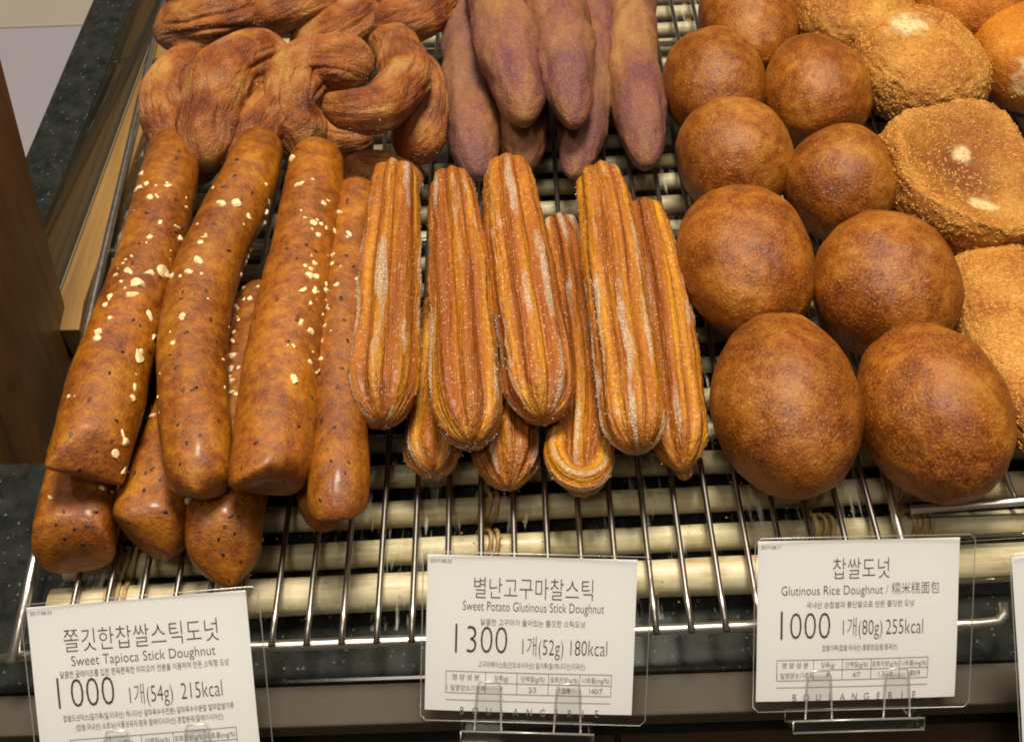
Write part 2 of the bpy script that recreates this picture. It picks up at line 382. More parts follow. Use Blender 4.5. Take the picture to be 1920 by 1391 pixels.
# ------------------------------------------------------------------ the setting
def setting(name, bm, mat):
    o = link(name, from_bm(name, bm), mat, smooth=False); o['kind'] = 'structure'; return o
LZ = -0.024                                             # counter level, the rack's wires are at 0
setting('counter', prism_bm([(-.293, -.140), (.60, -.140), (.60, .75), (-.293, .75)], -.064, LZ, .0015), M['granite'])
setting('counter_ledge', box_bm(-.60, .60, -.1575, -.1405, -.035, LZ - .001, .001), M['ledge'])
setting('counter_recess', box_bm(-.60, .60, -.1525, -.130, -.12, -.0650), M['gap'])  # near-black box, its colour paints the shade in the gap below the ledge
setting('drawer_front', box_bm(-.60, .0375, -.215, -.1535, -.20, -.052, .001), M['front'])
setting('drawer_front', box_bm(.0395, .60, -.215, -.1535, -.20, -.052, .001), M['front'])
setting('floor', box_bm(-2.5, 2.5, -2, 3, -.96, -.90), simple('floor_tile', rgb('#5a4a3c'), .5))
t = setting('side_counter', box_bm(-.90, -.2945, .12, .395, -.10, -.050, .002), M['pale'])
t2 = setting('side_counter', box_bm(-.90, -.2945, .397, .80, -.10, -.0505, .002), simple('pale_laminate', rgb('#948c80'), .4))

# plate on the side counter (its rim shows in the top-left corner)
def lathe(prof, n=64):
    v, f = [], []
    for r, z in prof:
        for k in range(n): v.append((r * math.cos(2*math.pi*k/n), r * math.sin(2*math.pi*k/n), z))
    for i in range(len(prof)-1):
        for k in range(n): f.append((i*n+k, i*n+(k+1) % n, (i+1)*n+(k+1) % n, (i+1)*n+k))
    return v, f
pc = P(-38, -30, -.0495)
v, f = lathe([(.0001, .002), (.020, .002), (.026, .005), (.0305, .011), (.0325, .0115), (.0322, .010), (.027, .003), (.020, 0), (.0001, 0)])
o = link('plate', mesh('plate', v, f), M['china']); o.location = pc
tag(o, 'small pale plate whose rim shows on the pale side counter', 'plate')

# wooden post beside the tray
a = P(88, 868, LZ); b_ = P(138, 640, LZ); tp = P(0, 110, .12)
lean = (tp - b_) / (.12 - LZ)
zt = .30
base = [a, b_, b_ + Vector((-.16, .004, 0)), a + Vector((-.16, 0, 0))]
top = [p + lean * (zt - LZ) for p in base]
vv = base + top
o = link('wooden_post', mesh('wooden_post', vv, [(3, 2, 1, 0), (4, 5, 6, 7), (0, 1, 5, 4), (1, 2, 6, 5), (2, 3, 7, 6), (3, 0, 4, 7)]), M['post'], smooth=False)
tag(o, 'dark brown wooden post standing on the counter left of the wire rack', 'post')

# oak edging strip and the clear guard beside it
s0, s1 = Vector((-.2300, .058)), Vector((-.2262, .40))
o = link('edging_strip', from_bm('edging_strip', prism_bm([(-.2240, .040), (-.2140, .040), (s0.x + .0140, s0.y), (s1.x + .0140, s1.y), (s1.x, s1.y), (s0.x, s0.y), (-.2256, .0535)], LZ + .001, -.004, .0008)), M['strip'], smooth=False)
tag(o, 'light oak edging strip running along the left side of the wire rack', 'wooden strip')
g = empty('acrylic_guard', (s0.x - .002, s0.y, LZ))
o = link('panel', from_bm('panel', prism_bm([(s0.x - .0042, s0.y), (s0.x - .0016, s0.y), (s1.x - .0016, s1.y), (s1.x - .0042, s1.y)], LZ + .001, .024)), M['clear'], g, False)
o = link('rail', from_bm('rail', prism_bm([(s0.x - .0072, s0.y), (s0.x - .0012, s0.y), (s1.x - .0012, s1.y), (s1.x - .0072, s1.y)], LZ + .001, -.005, .0006)), simple('grey_channel', rgb('#8a7c64'), .35), g, False)
tag(g, 'clear acrylic guard in a grey channel left of the oak strip', 'guard panel')

# ------------------------------------------------------------------ rattan tray under the wires
tray = empty('rattan_tray', (0, 0, LZ)); tag(tray, 'tray of pale peeled rattan canes lashed side by side under the wire racks', 'tray')
TILT = .0165
def cane(y0, r, x0=-.192, x1=.33):
    n = 40; pts = []; rr = []
    s = rnd.random() * 50
    for i in range(n + 1):
        x = x0 + (x1 - x0) * i / n
        pts.append((x, y0 + TILT * x + .0007 * noise.noise((x * 14, s, 0)), LZ + .003 + r * 1.0 + .0006 * noise.noise((x * 11, s, 4))))
        rr.append(r * (1 + .06 * noise.noise((x * 30, s, 9))))
    v, f = rod_geo(pts, rr, 18)
    return link('cane', mesh('cane', v, f), M['rattan'], tray)
ys = [-.1055 + .0197 * k for k in range(26)]
for k, y in enumerate(ys):
    r = [.0079, .0058, .0059, .0054][k] if k < 4 else .0041 + .0008 * rnd.random()
    cane(y, r)
for x in (-.166, -.0135, .128, .170):
    v, f = rod_geo([(x, y, LZ + .003) for y in np.linspace(-.118, .42, 12)], .0024, 10)
    link('support_cane', mesh('support_cane', v, f), M['lash'], tray)
def lashing(x, k):
    y = ys[k] + TILT * x; r = .0086 if k == 0 else .0066; V, Fc = [], []
    for dx, sl in ((-.0035, .004), (0.0, -.004), (.0034, .004), (-.001, .007)):
        pts = []
        for i in range(25):
            q = 2 * math.pi * i / 24
            pts.append((x + dx + sl * math.sin(q) * .5, y + math.cos(q) * r, LZ + .0105 + math.sin(q) * r))
        v, f = rod_geo(pts, .0010, 8, False); n0 = len(V)
        V += v; Fc += [tuple(i + n0 for i in q) for q in f]
    link('lashing', mesh('lashing', V, Fc), M['lash'], tray)
for x in (-.166, -.0135, .128, .170):
    for k in ((0, 1, 2) if x < .1 else (0, 1, 2, 3)): lashing(x, k)

# ------------------------------------------------------------------ wire racks
rack = empty('wire_rack', (0, 0, -.006)); tag(rack, 'long stainless wire cooling rack carrying the stick doughnuts and round doughnuts', 'wire rack')
def wire(name, pts, r, par, n=12):
    v, f = rod_geo(pts, r, n); return link(name, mesh(name, v, f), M['wire' if name == 'wire' else 'steel'], par)
wire('side_rail', [(-.1962, -.1385, -.001), (-.2000, -.09, -.001), (-.2125, .10, -.001), (-.2250, .30, -.001), (-.235, .46, -.001)], .0021, rack)
wire('side_rail', [(.1560, -.134, -.001), (.1590, -.06, -.001), (.170, .46, -.001)], .0019, rack)
for i in range(-6, 19):
    x = -.0965 + .01355 * i
    xb = x - (.030 * max(0, -i) / 7) + .010 * max(0, i) / 18
    wire('wire', [(x, -.1355, .0), (x, -.12, .0), ((x + xb) / 2, .16, 0), (xb, .46, 0)], .00128, rack)
wire('front_rail', [(-.235, -.1345, -.0036), (-.15, -.1340, -.0036), (0, -.1330, -.0036), (.10, -.1318, -.0036), (.157, -.1310, -.0036)], .0023, rack, 14)
for y in (.095, .272, .44):
    wire('cross_rail', [(-.236 + .04 * (.46 - y) / .6, y, -.0034), (.168, y, -.0034)], .0019, rack)
wire('cross_rail', [(-.203, -.022, -.0034), (.163, -.022, -.0034)], .0019, rack)

rack2 = empty('wire_rack', (.25, 0, -.006)); tag(rack2, 'second wire rack at the right under the breaded breads', 'wire rack')
wire('front_rail', [(.1645, -.0835, 0), (.24, -.0795, 0), (.34, -.075, 0)], .0019, rack2)
wire('cross_rail', [(.178, .05, -.003), (.34, .055, -.003)], .0019, rack2)
wire('cross_rail', [(.178, .25, -.003), (.34, .25, -.003)], .0019, rack2)
for i in range(14):
    x = .184 + .0135 * i
    wire('wire', [(x, -.081, -.0030), (x + .01, .42, -.0030)], .0012, rack2)

# clear liner between wires and canes
o = link('clear_liner', mesh('clear_liner', [(-.196, -.128, -.0062), (.158, -.126, -.0062), (.170, .45, -.0062), (-.232, .45, -.0062)], [(0, 1, 2, 3)]), M['film'], smooth=False)
sm = o.modifiers.new('s', 'SOLIDIFY'); sm.thickness = .0003
tag(o, 'scratched clear plastic liner with painted reflection streaks, lying between the wires and the rattan canes', 'plastic liner')
# clear sheets lying over the canes in front of the second rack
sh = empty('acrylic_tray', (.2, -.1, -.002)); tag(sh, 'clear acrylic tray lying on the canes right of the long rack', 'acrylic tray')
o = link('panel', from_bm('panel', box_bm(.163, .33, -.122, -.086, -.0030, -.0012)), M['clear'], sh, False); 
v, f = rod_geo([(.160, -.0985, -.001), (.33, -.0915, -.001)], .0013, 8); link('rim', mesh('rim', v, f), M['clear'], sh)
v, f = rod_geo([(.160, -.1175, -.001), (.33, -.1125, -.001)], .0013, 8); link('rim', mesh('rim', v, f), M['clear'], sh)
v, f = rod_geo([(.150, -.1340, -.004), (.178, -.1340, -.004), (.186, -.1335, -.004), (.1895, -.131, -.004), (.1905, -.126, -.004)], .0021, 12)
o = link('tray_handle', mesh('tray_handle', v, f), M['steel']); tag(o, 'bent steel tray handle on the counter right of the rice doughnut card', 'handle')

# ------------------------------------------------------------------ dough tubes
def catmull(pts, n):
    pts = [np.array(p, float) for p in pts]
    q = [2 * pts[0] - pts[1]] + pts + [2 * pts[-1] - pts[-2]]
    dens = []
    for i in range(1, len(q) - 2):
        for s in range(24):
            u = s / 24
            a, b, c, d = q[i-1], q[i], q[i+1], q[i+2]
            dens.append(.5 * (2*b + (c-a)*u + (2*a-5*b+4*c-d)*u*u + (3*b-a-3*c+d)*u**3))
    dens.append(pts[-1]); dens = np.array(dens)
    L = np.concatenate([[0], np.cumsum(np.linalg.norm(np.diff(dens[:, :3], axis=0), axis=1))])
    # rings crowd towards both ends so that the caps are round
    s = np.linspace(0, 1, n); s = .5 - .5 * np.cos(np.pi * s); s = .55 * s + .45 * np.linspace(0, 1, n)
    s[0], s[-1] = 0, 1
    return np.array([[np.interp(x * L[-1], L, dens[:, k]) for k in range(dens.shape[1])] for x in s]), s * L[-1]

def tube_geo(spec, nr=110, na=72, caps=((1.0, 2.2), (1.0, 2.2)), lobes=None, lobe_amp=0., twist=0., sharp=1.0, wob=.04, lump=.03, flat=.0, seed=0., wrinkle=0., facets=(), sq=2.0):
    """spec: list of (px, py, z, width px). Returns verts, faces, tube coords, ridge"""
    P3 = []
    for px, py, z, wd in spec:
        p = P(px, py, z); P3.append((p.x, p.y, p.z, wd / 2 * depth(p) / F))
    C, S = catmull(P3, nr); Lt = S[-1]
    V, TC, RG = [], [], []
    fr = []
    for i in range(nr):
        t = Vector(C[min(i+1, nr-1), :3] - C[max(i-1, 0), :3]).normalized(); fr.append(t)
    ref = Vector((0, 0, 1))
    a = fr[0].cross(ref)
    if a.length < .2: a = fr[0].cross(Vector((0, 1, 0)))
    a.normalize()
    for i in range(nr):
        t = fr[i]; a = (a - t * a.dot(t)).normalized(); b = a.cross(t)       # parallel transport; b points up for a level tube
        c = Vector(C[i, :3]); R = C[i, 3]; s = S[i]
        k = 1.0
        for (cl, cp), d in ((caps[0], s), (caps[1], Lt - s)):
            ln = cl * R
            if d < ln:
                u = 1 - d / ln; k = min(k, max(0., 1 - u ** cp) ** (1 / cp))
        for j in range(na):
            th = 2 * math.pi * j / na
            ct, st_ = math.cos(th), math.sin(th)
            r = R
            if sq != 2.0: r *= (abs(ct) ** sq + abs(st_) ** sq) ** (-1 / sq)
            rg = .5
            if lobes:
                q = th * lobes / 2 + twist * s + .35 * noise.noise((seed, s * 25, th * .6)) 
                rg = abs(math.cos(q)) ** sharp
                amp = lobe_amp * (.85 + .9 * noise.noise((seed + 3, ct * 2.2, st_ * 2.2)))
                ke = min(1., k * 1.15)
                r *= 1 + .045 * rg * rg * noise.noise((seed, th * 6, s * 520)) - .018 * (1 - abs(math.cos(q * 3.0))) * ke
                ke = min(1., k * 1.15)
                r *= 1 - amp * (1 - rg) * ke
            if wrinkle:
                nz = noise.noise((ct * 1.6 + seed, st_ * 1.6, s * 30)); n2 = noise.noise((ct * 3 + seed, st_ * 3 + 9, s * 45))
                q = th * 2.5 + twist * 1.6 * s + 3.6 * nz + 1.4 * n2
                msk = max(0., min(1., .55 + 1.8 * noise.noise((seed + 7, s * 30, ct * 1.5 + st_)))) 
                rg = 1 - (1 - abs(math.sin(q)) ** .42) * msk
                r *= 1 - wrinkle * 1.0 * (1 - rg)
                r *= 1 + .03 * noise.noise((ct * 9 + seed, st_ * 9, s * 90))
            pn = c * 60 + Vector((seed * 3, 0, 0))
            r *= 1 + wob * noise.noise((seed, s * 32, .3)) + lump * fbm((ct * 1.1 + seed, st_ * 1.1, s * 45), 3)
            p = c + (a * ct + b * st_ * (1 - flat)) * (r * k)
            V.append(p); TC.append((ct * R, st_ * R, s)); RG.append(rg)
    V = [Vector(p) for p in V]
    for end, ang_az, ang_el, off, soft in facets:        # flat cut faces at an end of the stick
        i = 0 if end == 0 else nr - 1
        t = fr[i] * (-1 if end == 0 else 1); c = Vector(C[i, :3]); R = C[int(nr * .08) if end == 0 else int(nr * .92), 3]
        up = Vector((0, 0, 1)); up = (up - t * up.dot(t)).normalized(); sd = t.cross(up)
        n = (t * math.cos(ang_el) + (sd * math.cos(ang_az) + up * math.sin(ang_az)) * math.sin(ang_el)).normalized()
        o = c - t * (off * R)
        for q in range(len(V)):
            d = (V[q] - o).dot(n)
            e = .10 * R
            if d > -5 * e:
                V[q] = V[q] - n * (e * math.log1p(math.exp(min(d / e, 40.)))) * soft
    Fc = []
    for i in range(nr - 1):
        for j in range(na):
            Fc.append((i*na+j, i*na+(j+1) % na, (i+1)*na+(j+1) % na, (i+1)*na+j))
    Fc.append(tuple(range(na))[::-1]); Fc.append(tuple((nr-1)*na+j for j in range(na)))
    return V, Fc, TC, RG
def set_attr(me, name, typ, data):
    at = me.attributes.new(name, typ, 'POINT')
    at.data.foreach_set('vector' if typ == 'FLOAT_VECTOR' else 'value', np.array(data, dtype=np.float32).ravel())
def dough(name, geos, mat, label, cat, group, parent=None, dark=None):
    V, Fc, TC, RG = [], [], [], []
    for v, f, tc, rg in geos:
        n0 = len(V); V += v; Fc += [tuple(i + n0 for i in q) for q in f]; TC += tc; RG += rg
    org = sum(V, Vector()) / len(V); org.z = min(p.z for p in V)
    me = mesh(name, [p - org for p in V], Fc)
    set_attr(me, 'tube', 'FLOAT_VECTOR', TC); set_attr(me, 'ridge', 'FLOAT', RG)
    if dark is not None: set_attr(me, 'dark', 'FLOAT', [dark(p, tc) for p, tc in zip(V, TC)])
    o = link(name, me, mat); o.location = org
    tag(o, label, cat, group); return o
pi = math.pi

# ------------------------------------------------------------------ tapioca sticks
GT = 'glazed tapioca stick doughnuts'
UZ, LZT = .043, .0172
tap = []
def stick(spec, label, **kw):
    kw.setdefault('lump', .035); kw.setdefault('wob', .05)
    o = dough('stick_doughnut', [tube_geo(spec, **kw)], M['tap'], label, 'doughnut', GT); tap.append(o); return o
stick([(328, 262, UZ - .006, 88), (318, 330, UZ, 104), (294, 430, UZ, 112), (255, 560, UZ, 122), (212, 690, UZ, 140), (186, 790, UZ, 148), (166, 860, UZ, 148), (150, 932, UZ - .001, 136)],
      'leftmost glazed brown stick with a dense cluster of chopped nuts, beside the steel side rail', seed=1.3, caps=((1.2, 2.2), (.75, 2.6)),
      facets=((1, -1.0, .62, .62, .9), (1, 2.2, .75, .55, .8)))
stick([(492, 262, UZ - .004, 84), (470, 330, UZ, 104), (432, 410, UZ, 114), (388, 510, UZ, 124), (364, 620, UZ, 128), (362, 740, UZ, 132), (372, 860, UZ, 130), (378, 965, UZ - .004, 104)],
      'curved glazed stick with a pointed near end, between two straighter nut-topped sticks', seed=4.1, caps=((.9, 2.4), (1.4, 1.7)),
      facets=((1, .2, .6, .35, .9), (1, pi - .2, .6, .35, .9), (1, -1.2, .6, .6, .8)))
stick([(596, 288, UZ - .002, 100), (588, 350, UZ, 108), (571, 460, UZ, 122), (546, 600, UZ, 140), (527, 720, UZ, 150), (512, 850, UZ, 150), (502, 950, UZ - .001, 142)],
      'straight glazed stick with a blunt slanted near end and scattered nuts', seed=8.7, caps=((.75, 2.6), (.6, 2.8)),
      facets=((1, -1.2, .55, .45, .85), (1, pi, .5, .62, .7)))
stick([(672, 350, .036, 84), (660, 450, .037, 92), (646, 580, .038, 98), (638, 700, .038, 102), (636, 800, .037, 108), (636, 900, .036, 116), (628, 1000, .034, 100)],
      'narrow glazed stick with sesame specks, squeezed against the first sugared stick', seed=12.9, caps=((1., 2.2), (1.1, 2.0)),
      facets=((1, -1.6, .8, .8, .8),))
stick([(300, 500, LZT, 110), (255, 640, LZT, 126), (205, 780, LZT, 138), (165, 900, LZT, 142), (143, 985, LZT, 142), (136, 1054, LZT - .001, 144)],
      'square-ended glazed stick with three black seeds, at the bottom left of the pile', seed=15.2, caps=((1, 2.2), (.45, 3.6)), sq=3.2, flat=.14,
      facets=((1, pi / 2, .55, .30, .8),))
stick([(430, 560, LZT, 110), (385, 700, LZT, 118), (335, 830, LZT, 126), (298, 930, LZT, 134), (280, 1010, LZT, 136), (284, 1062, LZT - .002, 112)],
      'dark glazed stick with a three-cornered near end, second from left in the lower layer', seed=19.6, caps=((1, 2.2), (.7, 2.2)), sq=2.6,
      facets=((1, .1, .85, .62, .95), (1, pi / 2, .7, .45, .85), (1, pi, .35, .12, .8)))
stick([(500, 540, LZT, 96), (478, 660, LZT, 110), (456, 800, LZT, 128), (432, 920, LZT, 138), (420, 1000, LZT, 140), (428, 1108, LZT - .003, 110)],
      'golden glazed stick ending in a sharp wedge tip, in the lower layer', seed=23.4, caps=((1, 2.2), (1.1, 1.35)), sq=2.4,
      facets=((1, .15, .72, .18, .95), (1, pi - .15, .72, .18, .95), (1, pi / 2, .8, .75, .8)))
stick([(660, 520, LZT - .002, 90), (640, 700, LZT - .002, 96), (622, 850, LZT - .002, 104), (608, 940, LZT - .002, 100), (603, 1004, LZT - .004, 62)],
      'glazed stick almost hidden under the narrow one, only its pointed tip showing', seed=27.4, caps=((1, 2.2), (1.2, 1.5)), flat=.06,
      facets=((1, pi / 2, .7, .8, .85),))

# ------------------------------------------------------------------ sugared churro-like sticks
GC = 'sugared sweet potato stick doughnuts'
def sugar_on(o, n, seed, size=(.00022, .00050), bias=.6):
    """loose sugar grains sticking to the crust"""
    r = np.random.default_rng(seed); me = o.data
    m = len(me.polygons)
    co = np.zeros(m * 3); me.polygons.foreach_get('center', co); co = co.reshape(-1, 3)
    no = np.zeros(m * 3); me.polygons.foreach_get('normal', no); no = no.reshape(-1, 3)
    ar = np.zeros(m); me.polygons.foreach_get('area', ar); ar = np.minimum(ar, np.median(ar) * 4)
    ls = np.zeros(m, dtype=np.int32); me.polygons.foreach_get('loop_start', ls)
    li = np.zeros(len(me.loops), dtype=np.int32); me.loops.foreach_get('vertex_index', li)
    rg = np.zeros(len(me.vertices)); me.attributes['ridge'].data.foreach_get('value', rg); rg = rg[li[ls]]
    nz = np.array([noise.noise(Vector(p) * 55 + Vector((seed, 0, 0))) for p in co[::3]]).repeat(3)[:m]
    w_ = ar * np.clip(1 - bias + bias * rg ** 3, 0, 1) * np.clip(.35 + 1.6 * nz, .08, 1) * (no[:, 2] > -.05)
    ids = r.choice(m, size=n, p=w_ / w_.sum())
    oct_v = np.array([(1, 1, 1), (1, -1, -1), (-1, 1, -1), (-1, -1, 1)], float) / 1.7
    q = r.normal(size=(n, 3, 3)); q = np.linalg.qr(q)[0]
    sz = r.uniform(size[0], size[1], n)
    c = co[ids] + no[ids] * (sz * .35)[:, None] + r.normal(size=(n, 3)) * .0003
    V = (np.einsum('ij,nkj->nik', oct_v, q) * sz[:, None, None] + c[:, None, :]).reshape(-1, 3)
    Fc = [(4*i+a, 4*i+b, 4*i+d) for i in range(n) for a, b, d in ((0, 1, 2), (0, 2, 3), (0, 3, 1), (1, 3, 2))]
    k = link('sugar_grains', mesh('sugar_grains', V, Fc), M['sugar'], None, False); k.parent = o; k['kind'] = 'stuff'
def churro(spec, label, **kw):
    kw.setdefault('lobes', 8); kw.setdefault('lobe_amp', .20); kw.setdefault('sharp', 1.5); kw.setdefault('lump', .05); kw.setdefault('wob', .05)
    kw.setdefault('twist', 2.5); kw.setdefault('na', 126); kw.setdefault('nr', 120)
    ex = kw.pop('extra', [])
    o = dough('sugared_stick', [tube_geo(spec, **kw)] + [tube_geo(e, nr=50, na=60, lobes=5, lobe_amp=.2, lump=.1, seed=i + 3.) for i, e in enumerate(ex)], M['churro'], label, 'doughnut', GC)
    sugar_on(o, 2600, int(kw['seed'] * 10), (.00018, .00042), .5); return o
CU_, CL = .040, .0165
churro([(741, 318, CU_, 82), (737, 380, CU_, 104), (729, 500, CU_, 122), (723, 600, CU_, 134), (718, 690, CU_, 140), (715, 745, CU_, 138), (716, 796, CU_, 110)],
       'sugared ridged stick farthest left, next to the narrow glazed stick', seed=31.2, caps=((.7, 2.4), (1.3, 2.1)))
churro([(846, 328, CU_, 76), (851, 390, CU_, 94), (862, 500, CU_, 116), (868, 620, CU_, 128), (873, 720, CU_, 136), (879, 780, CU_, 134), (884, 834, CU_, 108)],
       'bent sugared ridged stick with a white sugar drift near its cracked pale tip', seed=35.8, caps=((.8, 2.2), (1.2, 2.1)), twist=-6)
churro([(950, 306, CU_ + .002, 84), (958, 370, CU_ + .002, 106), (974, 480, CU_ + .002, 122), (992, 590, CU_ + .002, 132), (1006, 680, CU_, 138), (1013, 735, CU_, 136), (1018, 788, CU_, 108)],
       'plump amber ridged stick whose far end reaches highest, over the curled lower stick', seed=39.4, caps=((.8, 2.2), (1.3, 2.1)), twist=3.5)
churro([(1122, 322, CU_, 84), (1134, 380, CU_, 102), (1150, 490, CU_, 118), (1165, 600, CU_, 124), (1178, 700, CU_, 126), (1188, 790, CU_, 124), (1196, 850, CU_ - .003, 100)],
       'heavily sugared ridged stick with a broad white stripe along its left side', seed=43.9, caps=((.8, 2.2), (1.1, 2.1)), twist=3)
churro([(1046, 415, CL, 80), (1064, 500, CL, 100), (1082, 640, CL, 112), (1094, 760, CL, 116), (1092, 850, CL, 118), (1090, 926, CL, 92)],
       'lower ridged stick with a curled lip at its near end, third of the lower row', seed=47.7, caps=((.8, 2.2), (1.2, 1.9)), twist=6, lobe_amp=.3,
       extra=[[(1046, 800, .024, 34), (1042, 850, .026, 46), (1062, 888, .026, 52), (1098, 898, .026, 54), (1128, 872, .025, 46), (1134, 820, .024, 36)]])
churro([(1204, 388, CL + .004, 84), (1220, 470, CL + .004, 104), (1244, 600, CL + .004, 116), (1262, 740, CL + .003, 116), (1272, 830, CL + .002, 112), (1280, 884, CL, 74)],
       'yellow ridged stick farthest right, ending in a small nub', seed=51.1, caps=((.8, 2.2), (1.3, 1.7)), twist=2, extra=[[(1276, 862, .014, 40), (1282, 886, .011, 34), (1284, 900, .009, 26)]])
churro([(838, 560, CL, 96), (825, 700, CL, 102), (814, 800, CL, 110), (811, 850, CL, 112), (812, 890, CL, 86)],
       'blunt lower ridged stick peeking out left below the bent sugared one', seed=55.3, caps=((.8, 2.2), (1.0, 2.2)), lobe_amp=.16)
churro([(930, 560, CL, 100), (940, 700, CL, 112), (948, 810, CL, 124), (950, 865, CL, 126), (952, 916, CL, 84)],
       'lower ridged stick with creases meeting at its rounded tip, between two others', seed=58.5, caps=((.8, 2.2), (1.2, 1.9)), lobe_amp=.2, lobes=11)

# ------------------------------------------------------------------ purple sweet potato breads
GS = 'purple-dusted sweet potato breads'
def spud(spec, label, dark=.0, **kw):
    kw.setdefault('lump', .13); kw.setdefault('wob', .12); kw.setdefault('caps', ((1.6, 2.), (1.7, 1.95)))
    s = kw.get('seed', 0)
    return dough('sweet_potato_bread', [tube_geo(spec, **kw)], M['spud'], label, 'bread', GS,
                 dark=lambda p, tc: max(0., min(1., dark - .38 + 1.7 * noise.noise((tc[0] * 50 + s, tc[1] * 50, tc[2] * 22)))))
spud([(868, -60, .018, 70), (872, 20, .018, 84), (876, 110, .018, 94), (884, 210, .018, 103), (892, 280, .018, 96), (897, 335, .016, 60)], 'purple tapered bread lying leftmost, its tip behind the sugared sticks', .75, seed=61.)
spud([(915, -90, .044, 80), (930, 0, .045, 108), (952, 90, .046, 118), (972, 165, .045, 102), (986, 232, .042, 56)], 'golden brown tapered bread on top, with a crease at its far end', .05, seed=64.)
spud([(950, 40, .017, 80), (968, 130, .017, 96), (978, 210, .017, 98), (982, 265, .017, 88), (984, 316, .016, 50)], 'brown tapered bread lying underneath the creased golden one', .1, seed=67.)
spud([(1020, -90, .044, 90), (1038, 0, .045, 116), (1056, 90, .046, 112), (1068, 170, .045, 88), (1078, 238, .042, 50)], 'purple and gold tapered bread on top, right of the creased golden one', .25, seed=70.)
spud([(1112, -60, .018, 70), (1110, 50, .020, 84), (1104, 140, .020, 92), (1094, 230, .018, 92), (1083, 290, .017, 76), (1076, 334, .016, 44)], 'slanting purple bread lying under the purple and gold one', .6, seed=73.)
spud([(1184, -80, .018, 80), (1184, 0, .018, 92), (1184, 90, .018, 98), (1192, 180, .018, 104), (1206, 250, .018, 92), (1214, 314, .016, 54)], 'tan tapered bread lying alone at the right of the purple group', .15, seed=76.)

# ------------------------------------------------------------------ twisted doughnuts
GD = 'twisted doughnuts heaped behind the glazed sticks'
def twist(strands, label, seed):
    geos = [tube_geo(s, nr=90, na=140, wrinkle=wr, twist=tw, lump=.15, wob=.16, seed=seed + 2.3 * i, caps=((1.0, 2.0), (1.0, 2.0)))
            for i, (s, tw, wr) in enumerate(strands)]
    o = dough('twisted_doughnut', geos, M['twist'], label, 'doughnut', GD)
    sugar_on(o, 3500, int(seed), (.00014, .00030), .1); return o
twist([([(400, 118, .040, 60), (350, 128, .042, 84), (318, 175, .040, 92), (322, 240, .034, 100), (362, 300, .028, 90), (400, 330, .024, 60)], 40, .16),
       ([(548, 150, .042, 60), (500, 108, .050, 96), (440, 130, .056, 128), (400, 200, .052, 128), (385, 275, .042, 110), (392, 325, .032, 70)], 25, .22),
       ([(535, 150, .036, 80), (505, 215, .040, 100), (455, 280, .036, 96), (415, 325, .026, 66)], 30, .2)],
      'large rosy brown twisted doughnut folded in a wrinkled loop, touching the leftmost stick tips', 81.)
twist([([(566, 300, .022, 80), (555, 250, .030, 112), (545, 190, .042, 112), (575, 132, .050, 108), (640, 118, .052, 100), (700, 140, .046, 80)], 35, .18),
       ([(618, 196, .052, 52), (660, 208, .058, 76), (715, 200, .058, 88), (758, 150, .052, 96), (745, 95, .044, 88), (700, 80, .04, 60)], 30, .13),
       ([(770, 110, .040, 60), (800, 150, .038, 66), (805, 205, .032, 76), (785, 255, .026, 104), (755, 296, .022, 76)], 40, .16),
       ([(590, 230, .018, 80), (650, 262, .018, 96), (700, 255, .018, 80)], 20, .10)],
      'knotted twisted doughnut with a pale oval lobe crossing its middle', 87.)
twist([([(306, 75, .024, 60), (335, 55, .034, 100), (395, 40, .040, 118), (460, 20, .040, 110), (520, -30, .036, 90)], 18, .24),
       ([(320, 20, .04, 70), (390, -20, .05, 110), (480, -50, .045, 110)], 18, .2)],
      'dark twisted doughnut with wavy creases in the far left corner', 93.)
twist([([(462, 52, .030, 44), (500, 34, .040, 74), (560, 10, .046, 90), (630, -20, .046, 110)], 15, .10),
       ([(548, 92, .022, 60), (600, 70, .030, 92), (660, 40, .034, 100), (700, 0, .034, 90)], 26, .2)],
      'twisted doughnut with a yellowish end lobe at the top edge, behind the wrinkled loop', 97.)
twist([([(690, 60, .024, 70), (740, 40, .032, 92), (790, 20, .034, 100), (840, -10, .030, 80)], 26, .14),
       ([(700, 5, .04, 70), (760, -20, .044, 100), (830, -40, .04, 90)], 26, .14)],
      'sugar-flecked twisted doughnut at the top edge, next to the purple breads', 101.)
twist([([(640, 350, .016, 70), (690, 325, .018, 80), (745, 330, .018, 70), (780, 360, .016, 50)], 26, .10)],
      'half-hidden brown doughnut end behind the first sugared stick', 105.)

